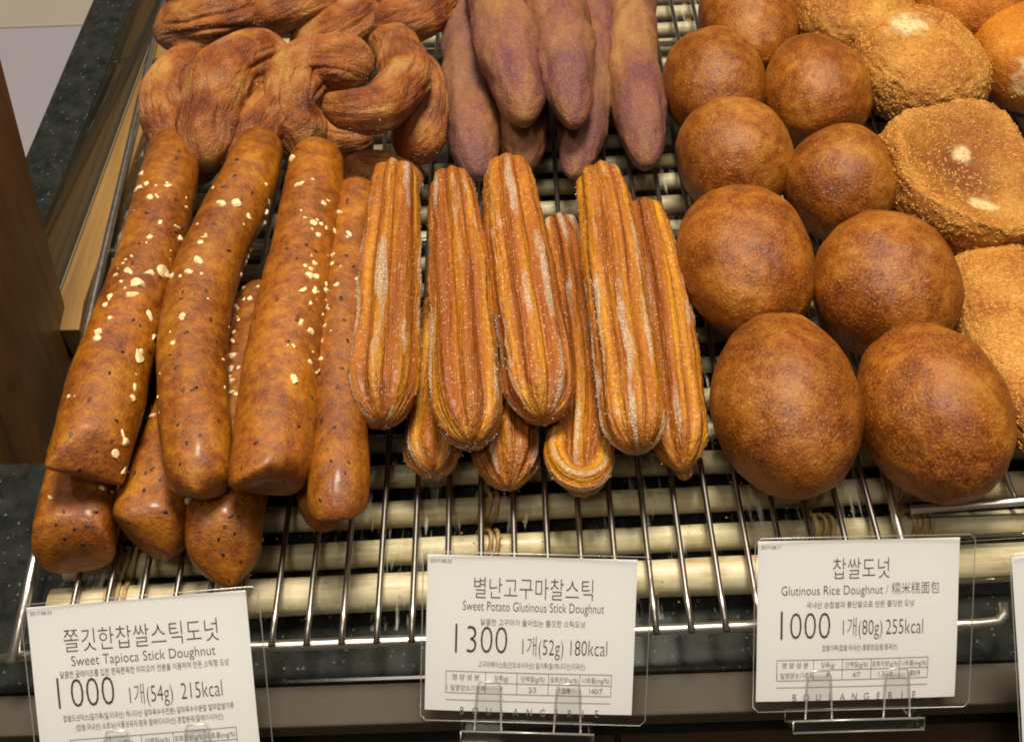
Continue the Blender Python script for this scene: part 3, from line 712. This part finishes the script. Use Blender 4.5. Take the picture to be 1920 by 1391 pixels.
# ------------------------------------------------------------------ round doughnuts
GB = 'round glutinous rice doughnuts'
def blob(cx, cy, rx, ry, hr=.92, zoff=0., sub=5):
    a = rx * .50 / F
    for _ in range(6):
        p = P(cx, cy, 0.001 + zoff + a * hr); d = depth(p); a = rx * d / F
    ray = (p - CAM).normalized(); sd = -ray.z; cdp = math.sqrt(1 - sd * sd)
    q = (ry * d / F) ** 2 - (a * hr * cdp) ** 2
    b = math.sqrt(max(q, (a * .7) ** 2)) / sd
    return p, a, b, a * hr
def ico(sub):
    bm = bmesh.new(); bmesh.ops.create_icosphere(bm, subdivisions=sub, radius=1); return bm
def ball(cx, cy, rx, ry, label, seed, rot=0., zoff=0., hr=.95):
    p, a, b, h = blob(cx, cy, rx, ry, hr, zoff)
    bm = ico(6); dk = []
    for v in bm.verts:
        n = v.co.copy()
        k = 1 + .06 * noise.noise(n * 1.1 + Vector((seed, 0, 0))) + .022 * noise.noise(n * 3 + Vector((0, seed, 0))) + .006 * noise.noise(n * 9 + Vector((0, 0, seed)))
        c = Vector((n.x * a, n.y * b, n.z * h)) * k
        if c.z < -h * .90: c.z = -h * .90 + (c.z + h * .90) * .15
        q = Matrix.Rotation(rot, 3, 'Z') @ c
        v.co = q
        dk.append(max(0., min(1., 1.4 * noise.noise(n * 1.5 + Vector((seed * 2, 4, 0))) - .15)) * .5)
    lo = min(v.co.z for v in bm.verts)
    me = from_bm('rice_doughnut', bm); set_attr(me, 'dark', 'FLOAT', dk)
    o = link('rice_doughnut', me, M['ball']); o.location = (p.x, p.y, .0015 + zoff - lo)
    tag(o, label, 'doughnut', GB); return o
ball(1403, 30, 90, 104, 'round doughnut farthest back, cut by the top edge of the photo', 3.1)
ball(1340, 152, 97, 104, 'darkish round doughnut beside the tan tapered bread, behind the others of its row', 5.7)
ball(1530, 167, 99, 97, 'smooth mauve-brown round doughnut left of the crumbed oval with a bare white spot', 9.2)
ball(1377, 288, 108, 110, 'small egg-shaped round doughnut with a golden patch, third from the front in the left row', 13.4, .1)
ball(1578, 338, 105, 108, 'round doughnut touching the dented crumbed bread', 17.8)
ball(1397, 485, 126, 148, 'big golden round doughnut beside the yellow ridged stick, second in the left row', 21.5)
ball(1660, 532, 133, 141, 'big mottled round doughnut second from the front in the right row', 25.9)
ball(1474, 752, 141, 177, 'nearest egg-shaped round doughnut, left of the front pair above the right card', 29.6, -.03)
ball(1749, 764, 138, 164, 'darkest round doughnut, right of the front pair at the rack corner', 33.3, .05)

# ------------------------------------------------------------------ crumbed breads
GK = 'crumbed croquette breads'
def crumbs_on(o, n, seed, area=None):
    """curled breadcrumb flakes lying on the crust"""
    r = random.Random(seed); me = o.data; V, Fc = [], []
    polys = [q for q in me.polygons if q.normal.z > -.45]
    for _ in range(n):
        q = r.choice(polys); c = q.center; nn = q.normal
        t = nn.orthogonal().normalized(); t = Matrix.Rotation(r.random() * 6.28, 3, nn) @ t; b = nn.cross(t)
        L = r.uniform(.0009, .0028); wd = r.uniform(.0003, .0008); lift = r.uniform(0, .0012)
        pts = [c + t * (L * (s - .5)) + nn * (-.0001 + .45 * lift * (1 - (2*s-1)**2) * r.uniform(.3, 1.2)) for s in (0, .35, .7, 1)]
        v, f = rod_geo(pts, [wd * .25, wd * .5, wd * .45, wd * .2], 5); n0 = len(V)
        V += v; Fc += [tuple(i + n0 for i in x) for x in f]
    c = mesh('crumb_coating', V, Fc); k = link('crumb_coating', c, M['flake'], None); k.parent = o; k['kind'] = 'stuff'; return k
def crumbed(cx, cy, rx, ry, label, seed, hr=.75, rot=0., zoff=0., mat='crumb', rough=.02, dent=None, pale=(), flakes=900, sq=2.3, cat='bread', group=GK, tilt=(0, 0)):
    p, a, b, h = blob(cx, cy, rx, ry, hr, zoff)
    bm = ico(6); dk, pl = [], []
    Rm = Matrix.Rotation(rot, 3, 'Z') @ Matrix.Rotation(tilt[0], 3, 'X') @ Matrix.Rotation(tilt[1], 3, 'Y')
    for v in bm.verts:
        n = v.co.copy()
        m = (abs(n.x) ** sq + abs(n.y) ** sq + abs(n.z) ** sq) ** (-1 / sq)
        s = n * m
        k = 1 + .05 * noise.noise(n * 1.3 + Vector((seed, 0, 0))) + rough * fbm(n * 9 + Vector((0, seed, 0)), 4) + rough * .6 * fbm(n * 26 + Vector((seed, seed, 0)), 2)
        c = Vector((s.x * a, s.y * b, s.z * h)) * k
        d_ = 0.
        if dent and n.z > 0:
            rr = math.hypot(s.x - dent[0], s.y - dent[1]) / dent[2]
            if rr < 1:
                w_ = (1 - rr ** 2) if dent[4] else (.5 + .5 * math.cos(pi * rr))
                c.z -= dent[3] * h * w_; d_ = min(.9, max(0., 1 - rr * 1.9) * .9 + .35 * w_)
        pv = 0.
        for (qx, qy, qr) in pale:
            rr = math.hypot(s.x - qx, (s.y - qy) * 1.4) / qr
            if n.z > 0: pv = max(pv, max(0., min(1., 1.7 * (1 - rr) + .9 * noise.noise(n * 7))))
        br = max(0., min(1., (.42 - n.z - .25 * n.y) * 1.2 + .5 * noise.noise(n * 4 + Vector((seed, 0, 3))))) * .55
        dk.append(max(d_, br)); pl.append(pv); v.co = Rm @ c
    lo = min(v.co.z for v in bm.verts)
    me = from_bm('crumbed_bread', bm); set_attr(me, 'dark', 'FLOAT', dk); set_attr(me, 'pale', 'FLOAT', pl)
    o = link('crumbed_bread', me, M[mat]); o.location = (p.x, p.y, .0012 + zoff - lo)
    tag(o, label, cat, group)
    if flakes: crumbs_on(o, flakes, int(seed * 10))
    return o
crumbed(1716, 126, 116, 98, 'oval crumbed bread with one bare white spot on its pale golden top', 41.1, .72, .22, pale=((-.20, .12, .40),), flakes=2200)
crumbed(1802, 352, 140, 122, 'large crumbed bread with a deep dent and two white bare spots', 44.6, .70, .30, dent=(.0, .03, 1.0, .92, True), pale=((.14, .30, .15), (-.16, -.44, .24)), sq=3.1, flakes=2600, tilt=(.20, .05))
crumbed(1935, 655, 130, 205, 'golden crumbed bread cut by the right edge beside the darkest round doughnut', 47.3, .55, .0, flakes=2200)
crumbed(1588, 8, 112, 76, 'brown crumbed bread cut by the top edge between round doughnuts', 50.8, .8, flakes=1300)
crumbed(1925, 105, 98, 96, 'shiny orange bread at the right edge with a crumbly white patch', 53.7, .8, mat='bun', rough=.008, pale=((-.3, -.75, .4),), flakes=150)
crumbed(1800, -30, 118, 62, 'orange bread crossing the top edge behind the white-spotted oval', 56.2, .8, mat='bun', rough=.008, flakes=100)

# ------------------------------------------------------------------ chopped nuts and black sesame on the glazed sticks
bpy.context.view_layer.update()
trees = []
for o in tap:
    me = o.data; trees.append((o, BVHTree.FromPolygons([o.location + v.co for v in me.vertices], [tuple(q.vertices) for q in me.polygons])))
def hit(px, py):
    d = (FW + CR * ((px - 960) / F) - CU * ((py - 695.5) / F)).normalized(); best = None
    for o, tr in trees:
        loc, nor, idx, dist = tr.ray_cast(CAM, d)
        if loc is not None and (best is None or dist < best[3]): best = (o, loc, nor, dist)
    if best is None:                                  # next to a stick: the nearest glaze
        for o, tr in trees:
            q = P(px, py, .035); loc, nor, idx, dist = tr.find_nearest(q)
            if loc is not None and dist < .012 and (best is None or dist < best[3]): best = (o, loc, nor, dist)
    return best
def chip(i):
    bm = bmesh.new(); bmesh.ops.create_icosphere(bm, subdivisions=2, radius=.5); r = random.Random(i)
    st = (r.uniform(.8, 1.25), r.uniform(.6, .9), r.uniform(.45, .75))
    for v in bm.verts: v.co = Vector((v.co.x * st[0], v.co.y * st[1], v.co.z * st[2]))
    for k in range(6):
        n = Vector((r.gauss(0, 1), r.gauss(0, 1), r.gauss(0, 1))).normalized(); d = r.uniform(.12, .30)
        for v in bm.verts:
            q = v.co.dot(n)
            if q > d: v.co -= n * (q - d)
    bmesh.ops.remove_doubles(bm, verts=bm.verts, dist=.01)
    return from_bm('nut_piece', bm)
chips = [chip(i) for i in range(10)]
for c in chips: c.materials.append(M['nut'])
sd = bmesh.new(); bmesh.ops.create_icosphere(sd, subdivisions=2, radius=.5)
for v in sd.verts: v.co = Vector((v.co.x * (1.0 - .35 * v.co.x), v.co.y * .55, v.co.z * .35))
seed_me = from_bm('sesame_seed', sd); seed_me.materials.append(M['seed']); seed_me.polygons.foreach_set('use_smooth', [True] * len(seed_me.polygons))
NUTS = '''265,325,16 258,355,20 271,346,14 281,368,12 317,349,14 252,395,9 350,390,10 300,418,10 280,442,13 337,451,15 240,510,18 217,516,13 281,510,17
306,509,20 321,517,14 258,536,24 244,553,14 227,528,9 234,538,8 204,558,16 198,571,10 281,592,16 188,622,16 181,632,14 288,632,13 228,493,10 262,672,24 253,727,13
250,746,15 233,825,16 216,852,15 129,743,10 233,884,12 222,910,12 189,915,12 353,941,17 94,932,8 286,780,14 298,772,10 434,665,16 434,691,15 434,717,16 433,736,16
443,739,12 438,623,9 324,642,9 412,382,18 449,382,17 467,408,13 386,443,17 376,454,9 373,489,17 353,509,17 462,494,15 441,574,12 454,562,11 340,592,12 438,624,10
499,397,12 505,422,15 498,466,16 478,474,8 485,490,12 499,346,8 551,294,15 562,345,13 606,381,15 618,376,14 634,398,12 588,418,11 603,418,11 598,439,10 627,433,9
624,478,13 621,497,13 591,493,10 585,504,11 580,516,17 596,521,12 571,545,18 591,547,14 584,569,11 564,604,12 581,622,16 613,547,12 611,533,10 613,575,12 572,498,7
550,648,8 572,408,7 654,438,10 669,524,13 667,555,14 630,533,9 551,709,20 582,677,11 600,676,10 275,455,6 320,470,6 246,480,7 436,640,12 430,705,10 455,540,8 300,700,6 390,560,6
615,480,8 606,590,8 608,610,7 604,640,7 593,700,7 296,745,7 370,420,6 480,520,7 468,560,8 446,600,8'''
jit = random.Random(3); _n = []
for s in NUTS.split():
    px, py, sz = map(float, s.split(',')); _n.append((px, py, sz))
    if jit.random() < .6: _n.append((px + jit.gauss(0, 11), py + jit.gauss(0, 13), max(4.5, sz * jit.uniform(.35, .7))))
for i, (px, py, sz) in enumerate(_n):
    h = hit(px, py)
    if not h: continue
    o, loc, nor, dist = h
    k = bpy.data.objects.new('nut_piece', chips[i % 10]); col.objects.link(k); k.parent = o
    size = sz * 1.75 * depth(loc) / F
    k.matrix_local = Matrix.Translation(loc - o.location + nor * size * .12) @ nor.to_track_quat('Z', 'Y').to_matrix().to_4x4() @ Matrix.Rotation(rnd.random() * 6.28, 4, 'Z') @ Matrix.Rotation(rnd.uniform(-.5, .5), 4, 'X') @ Matrix.Scale(size, 4)
SEEDS = '''621,864 653,866 646,886 601,938 627,801 105,983 140,992 163,986 121,1010 433,968 418,1040 148,882 360,732 366,728 334,796 319,665 350,623 219,789 261,457 332,424 365,276 341,428 330,436
250,600 262,610 300,520 276,400 230,660 205,700 280,660 440,330 420,350 445,300 400,420 428,470 395,600 405,640 340,560 330,690 350,830 338,870 590,470 575,460 555,600 540,640 600,700 585,745 560,800
480,830 640,560 645,600 652,640 640,690 650,480 663,500 300,900 270,920 285,880 310,960 240,980 262,1010 306,870 410,1010 440,1000 455,940 120,960 155,1020 180,960'''
for s in SEEDS.split():
    px, py = map(float, s.split(',')); h = hit(px, py)
    if not h or h[3] < .05: continue
    o, loc, nor, dist = h
    k = bpy.data.objects.new('sesame_seed', seed_me); col.objects.link(k); k.parent = o
    size = rnd.uniform(9, 13) * depth(loc) / F
    k.matrix_local = Matrix.Translation(loc - o.location + nor * .0001) @ nor.to_track_quat('Z', 'Y').to_matrix().to_4x4() @ Matrix.Rotation(rnd.random() * 6.28, 4, 'Z') @ Matrix.Scale(size, 4)
q = P(489, 1012, -.005); k = bpy.data.objects.new('nut_piece', chips[3].copy()); col.objects.link(k); k.location = q; k.scale = (.0036,) * 3
tag(k, 'stray chopped nut lying on the liner below the wedge-tipped stick', 'nut piece')

# ------------------------------------------------------------------ price cards in clear stands
dg = bpy.context.evaluated_depsgraph_get()
def text_geo(s, size, x, y, align='CENTER', xs=1.0, off=0.0, sp=1.0):
    c = bpy.data.curves.new('t', 'FONT'); c.body = s; c.size = size; c.align_x = align; c.offset = off; c.space_character = sp
    c.resolution_u = 3
    o = bpy.data.objects.new('t', c); col.objects.link(o)
    d = bpy.context.evaluated_depsgraph_get(); d.update()
    me = o.evaluated_get(d).to_mesh()
    v = [Vector((p.co.x * xs + x, p.co.y + y, 0)) for p in me.vertices]; f = [tuple(q.vertices) for q in me.polygons]
    o.evaluated_get(d).to_mesh_clear(); bpy.data.objects.remove(o); bpy.data.curves.remove(c)
    return v, f
def join(gs):
    V, Fc = [], []
    for v, f in gs:
        n0 = len(V); V += v; Fc += [tuple(i + n0 for i in q) for q in f]
    return V, Fc
def line(x0, y0, x1, y1, wd):
    d = Vector((x1 - x0, y1 - y0, 0)).normalized(); n = Vector((-d.y, d.x, 0)) * wd / 2
    a, b = Vector((x0, y0, 0)), Vector((x1, y1, 0)); V, Fc = [], []
    for i in range(25):
        c = a.lerp(b, i / 24); V += [c - n, c + n]
        if i: Fc.append((2*i-2, 2*i, 2*i+1, 2*i-1))
    return V, Fc
def rounded(w_, h_, r, z0, z1, cx=0, cy=0):
    pts = []
    for (sx, sy, q0) in ((1, 1, 0), (-1, 1, 90), (-1, -1, 180), (1, -1, 270)):
        for k in range(5):
            q = math.radians(q0 + 22.5 * k); pts.append((cx + sx * (w_ / 2 - r) + r * math.cos(q), cy + sy * (h_ / 2 - r) + r * math.sin(q)))
    return prism_bm(pts, z0, z1)
def price_card(pose, label, d, cat='price card'):
    x, y, yaw, rl, L, cw, ch = pose
    X = Vector((math.cos(yaw), math.sin(yaw), 0)); Yh = Vector((-math.sin(yaw), math.cos(yaw), 0))
    up = Yh * math.cos(L) + Vector((0, 0, 1)) * math.sin(L)
    Xr = X * math.cos(rl) + up * math.sin(rl); Ur = up * math.cos(rl) - X * math.sin(rl); Nr = Xr.cross(Ur)
    root = empty('price_card'); root.matrix_world = Matrix(((Xr.x, Ur.x, Nr.x, x), (Xr.y, Ur.y, Nr.y, y), (Xr.z, Ur.z, Nr.z, -.010), (0, 0, 0, 1)))
    tag(root, label, cat, 'price cards in clear stands')
    def part(name, me, mat, par=root, smooth=False):
        me.materials.append(mat); o = bpy.data.objects.new(name, me); col.objects.link(o); o.parent = par
        if smooth: me.polygons.foreach_set('use_smooth', [True] * len(me.polygons))
        return o
    # slightly bowed sheet of paper
    nx = 24; V, Fc = [], []
    bow = lambda px, py: .0006 * math.sin(pi * (px / cw + .5)) + .0003 * math.sin(py / ch * 5)
    for j in range(13):
        for i in range(nx + 1):
            px = cw * (i / nx - .5); py = ch * j / 12; V.append((px, py, bow(px, py)))
    for j in range(12):
        for i in range(nx): Fc.append((j*(nx+1)+i, j*(nx+1)+i+1, (j+1)*(nx+1)+i+1, (j+1)*(nx+1)+i))
    paper = part('paper', mesh('paper', V, Fc), M['paper'], smooth=True)
    def ink(name, gs, mat, z=.00018):
        v, f = join(gs)
        if not v: return
        v = [Vector((p[0], p[1], bow(p[0], p[1]) + z)) for p in v]
        part(name, mesh(name, v, f), mat, paper)
    d(ink, cw, ch)
    # clear sleeve and stand
    part('sleeve', from_bm('sleeve', rounded(cw + .0065, ch + .005, .002, .0012, .0017, .0018, ch / 2 - .001)), M['sleeve'])
    r_ = .002; W2, H0, H1 = (cw + .0065) / 2, -.0035 - .0, ch + .0015
    V, Fc = rod_geo([Vector((.0018 + sx * W2, sy, .00145)) for sx, sy in ((-1, H0 + r_), (-1, H1 - r_), (-1 + r_ / W2, H1), (1 - r_ / W2, H1), (1, H1 - r_), (1, H0 + r_), (1 - r_ / W2, H0), (-1 + r_ / W2, H0), (-1, H0 + r_))], .00022, 6)
    part('sleeve_edge', mesh('sleeve_edge', V, Fc), M['edge'], smooth=True)
    def clip(cx):
        gs = []
        wv, hv = .0044, .0125
        pts = [(cx - wv * 1.15, -.0065, .0030), (cx - wv, hv * .8, .0027), (cx - wv * .80, hv, .0026), (cx + wv * .80, hv, .0026), (cx + wv, hv * .8, .0027), (cx + wv * 1.15, -.0065, .0030)]
        v, f = rod_geo([Vector(p) for p in pts], .00042, 8)
        part('clip', mesh('clip', v, f), M['edge'], smooth=True)
        bm = prism_bm([(cx - wv * 1.05, -.006), (cx + wv * 1.05, -.006), (cx + wv * .86, hv - .0005), (cx - wv * .86, hv - .0005)], .0022, .0029)
        part('clip_plate', from_bm('clip_plate', bm), M['sleeve'])
    c0 = d.clips
    for cx in c0: clip(cx)
    mx = sum(c0) / 2
    part('stand_base', from_bm('stand_base', rounded(.0500, .0045, .0012, -.006, .0032, mx, -.0085)), M['clear'])
    hw, y0_, y1_ = .025, -.0107, -.0062
    V, Fc = join([rod_geo([Vector((mx - hw, y1_, z_)), Vector((mx - hw, y0_, z_)), Vector((mx + hw, y0_, z_)), Vector((mx + hw, y1_, z_)), Vector((mx - hw, y1_, z_))], .00038, 8) for z_ in (.0044, -.006)])
    part('stand_edge', mesh('stand_edge', V, Fc), M['edge'], smooth=True)
    part('stand_lip', from_bm('stand_lip', rounded(.0500, .0014, .0005, .0032, .0046, mx, -.0100)), M['clear'])
    return root
TOF = -.00003
def make_layout(title, eng, desc, price, info, ing, vals, fx, clips, date, logo=True):
    def d(ink, cw, ch):
        k = cw / .0785                            # everything was measured on a 78.5 mm card
        T = lambda s, size, px, py, **kw: text_geo(s, size * k, (px - .5) * cw, ch - py * k, **kw)
        f = fx
        ink('date_lettering', [T(date, .0018, .065, .0030)], M['inkl'])
        ink('name_lettering', [T(title, .0092, f['x'], f['t'], xs=f.get('txs', .68), off=TOF * 4)], M['ink'])
        ink('translation_lettering', [T(eng, .0052, f['x'], f['e'], xs=f.get('exs', .86), off=TOF * 2)], M['ink'])
        ink('description_lettering', [T(desc, .0028, f['x'], f['d'], xs=f.get('dxs', .80))], M['inkl'])
        # thin price figures
        ink('price_lettering', [line((f['p1'] - .5) * cw, ch - f['p'] * k, (f['p1'] - .5) * cw, ch - (f['p'] - .0110) * k, .00075)] + [T(price[1:], .0154, f['p2'], f['p'], xs=.72, off=-.00026, align='LEFT')], M['ink'])
        ink('weight_lettering', [T(info[0], .0086, f['w1'], f['w'], xs=.56, off=TOF * 4, align='LEFT')], M['ink'])
        ink('calorie_lettering', [T(info[1], .0086, f['w2'], f['w'], xs=.58, off=TOF * 4, align='LEFT')], M['ink'])
        ink('ingredients_lettering', [T(s, .0027, f['x'], f['i'] + .0036 * n, xs=.62) for n, s in enumerate(ing)], M['inkl'])
        x0, x1, y0, y1 = f['tb']; X = lambda q: (q - .5) * cw; Yv = lambda q: ch - q * k
        xs_ = [x0 + (x1 - x0) * q for q in (0, .24, .43, .62, .81, 1)]
        g = [line(X(x0), Yv(y0), X(x1), Yv(y0), .00022), line(X(x0), Yv(y1), X(x1), Yv(y1), .00022), line(X(xs_[1]), Yv((y0 + y1) / 2), X(x1), Yv((y0 + y1) / 2), .00022)]
        g += [line(X(q), Yv(y0), X(q), Yv(y1), .00022) for q in xs_]
        if logo: g.append(line(X(x0), Yv(y1 + .0028), X(x1), Yv(y1 + .0028), .00022))
        hh = (y1 - y0) / 2
        g += [T('영 양 성 분', .0026, (xs_[0] + xs_[1]) / 2, y0 + hh * .75, xs=.9), T('1 일영양소기준치', .0026, (xs_[0] + xs_[1]) / 2, y0 + hh * 1.75, xs=.8)]
        for n, (a_, b__) in enumerate(zip(('당류(g)', '단백질(g/%)', '포화지방(g/%)', '나트륨(mg/%)'), vals)):
            xm = (xs_[n+1] + xs_[n+2]) / 2
            g += [T(a_, .0025, xm, y0 + hh * .75, xs=.75), T(b__, .0030, xm, y0 + hh * 1.78, xs=.8)]
        ink('nutrition_table', g, M['inkl'])
        if logo:
            s = 'BOULANGERIE'
            ink('logo_lettering', [T(c, .0042, f['l0'] + (f['l1'] - f['l0']) * n / 10, y1 + .0084, xs=.75) for n, c in enumerate(s)], M['inkl'])
    d.clips = clips
    return d
L2 = make_layout('별난고구마찰스틱', 'Sweet Potato Glutinous Stick Doughnut', '달콤한 고구마가 들어있는 쫄깃한 스틱도넛', '1300', ('1개(52g)', '180kcal'),
                 ['고구마페이스트(인도네시아산) 밀가루(밀:캐나다산,미국산)'], ('9', '2/3', '1.2/8', '140/7'),
                 dict(x=.51, t=.0155, e=.0208, d=.0262, p=.0372, p1=.145, p2=.185, w=.0372, w1=.45, w2=.68, i=.0425, tb=(.10, .895, .0445, .0530), l0=.18, l1=.83, exs=.63), (-.0150, .0148), '2017.08.23')
L1 = make_layout('쫄깃한찹쌀스틱도넛', 'Sweet Tapioca Stick Doughnut', '달콤한 글레이즈를 입힌 쫀득쫀득한 타피오카 전분을 이용하여 만든 스틱형 도넛', '1000', ('1개(54g)', '215kcal'),
                 ['찹쌀도넛믹스(밀가루(밀:미국산) 캐나다산 알파옥수수전분) 알파옥수수분말 알파찹쌀가루', '(찹쌀:국내산) 쇼트닝(식물성유지:팜유 말레이시아산) 혼합분유(말레이시아산)'], ('7', '1/2', '2/14', '130/7'),
                 dict(x=.51, t=.0165, e=.0222, d=.0262, p=.0372, p1=.11, p2=.16, w=.0372, w1=.42, w2=.665, i=.0420, tb=(.14, .90, .0490, .0580), l0=.18, l1=.83, dxs=.66, txs=.74, exs=.80), (-.0110, .0185), '2017.08.23')
L3 = make_layout('찹쌀도넛', 'Glutinous Rice Doughnut / 糯米糕面包', '국내산 순찹쌀과 통단팥으로 만든 쫄깃한 도넛', '1000', ('1개(80g)', '255kcal'),
                 ['찹쌀가루(찹쌀:국내산) 통팥앙금(팥:중국산)'], ('9', '4/7', '1.5/10', '180/9'),
                 dict(x=.51, t=.0145, e=.0212, d=.0262, p=.0385, p1=.12, p2=.155, w=.0372, w1=.41, w2=.635, i=.0432, tb=(.10, .855, .0468, .0550), l0=.19, l1=.79, exs=.74), (-.0150, .0148), '2017.08.11')
price_card((-.1379, -.1741, .0057, .0422, .7654, .0807, .0602), 'white price card reading Sweet Tapioca Stick Doughnut, tilted in front of the glazed sticks', L1)
price_card((.0018, -.161, -.0082, -.0545, .8117, .0782, .0600), 'white price card reading Sweet Potato Glutinous Stick Doughnut, 1300, below the sugared sticks', L2)
price_card((.1258, -.1601, .0585, -.0646, .8158, .0764, .0617), 'white price card reading Glutinous Rice Doughnut, below the front pair of round doughnuts', L3)
def L4(ink, cw, ch):
    pts = [(cw * -.5 + .003 + .0055 * (1 + math.cos(q)) , ch * .64 + .011 * math.sin(q)) for q in np.linspace(0, 2 * pi, 28)[:-1]]
    ink('picture', [([Vector((a_, b__, 0)) for a_, b__ in pts], [tuple(range(len(pts)))])], M['bun'])
    pts = [(cw * -.5 + .005 + .005 * (1 + math.cos(q)), ch * .50 + .006 * math.sin(q)) for q in np.linspace(0, 2 * pi, 28)[:-1]]
    ink('picture', [([Vector((a_, b__, 0)) for a_, b__ in pts], [tuple(range(len(pts)))])], simple('printed_cream', rgb('#d9c39c'), .5), .0002)
L4.clips = (.008, .038)
q0 = P(1916, 1400, -.010)
price_card((q0.x + .0375, q0.y, .03, .045, .80, .075, .074), 'white card with a printed bread picture, cut by the right edge', L4)
# extra empty stand lying on the drawer front below

# stray crumbs under the breads
V, Fc = [], []
for i in range(240):
    x, y = rnd.uniform(-.19, .15), rnd.uniform(-.125, .05)
    z = -.0058 if y > -.122 else LZ
    r = rnd.uniform(.0003, .0009) * (1.6 if rnd.random() < .1 else 1)
    n0 = len(V)
    for k in ((1, 0, -.3), (-.5, .85, -.3), (-.5, -.85, -.3), (.1, .1, .8)):
        V.append(Vector((x + k[0] * r, y + k[1] * r * rnd.uniform(.5, 1), z + r * .3 + k[2] * r)))
    Fc += [(n0, n0+1, n0+3), (n0+1, n0+2, n0+3), (n0+2, n0, n0+3), (n0, n0+2, n0+1)]
o = link('crumbs', mesh('crumbs', V, Fc), M['flake'], smooth=False)
tag(o, 'tiny crumbs scattered on the clear liner below the breads', 'crumbs', kind='stuff')
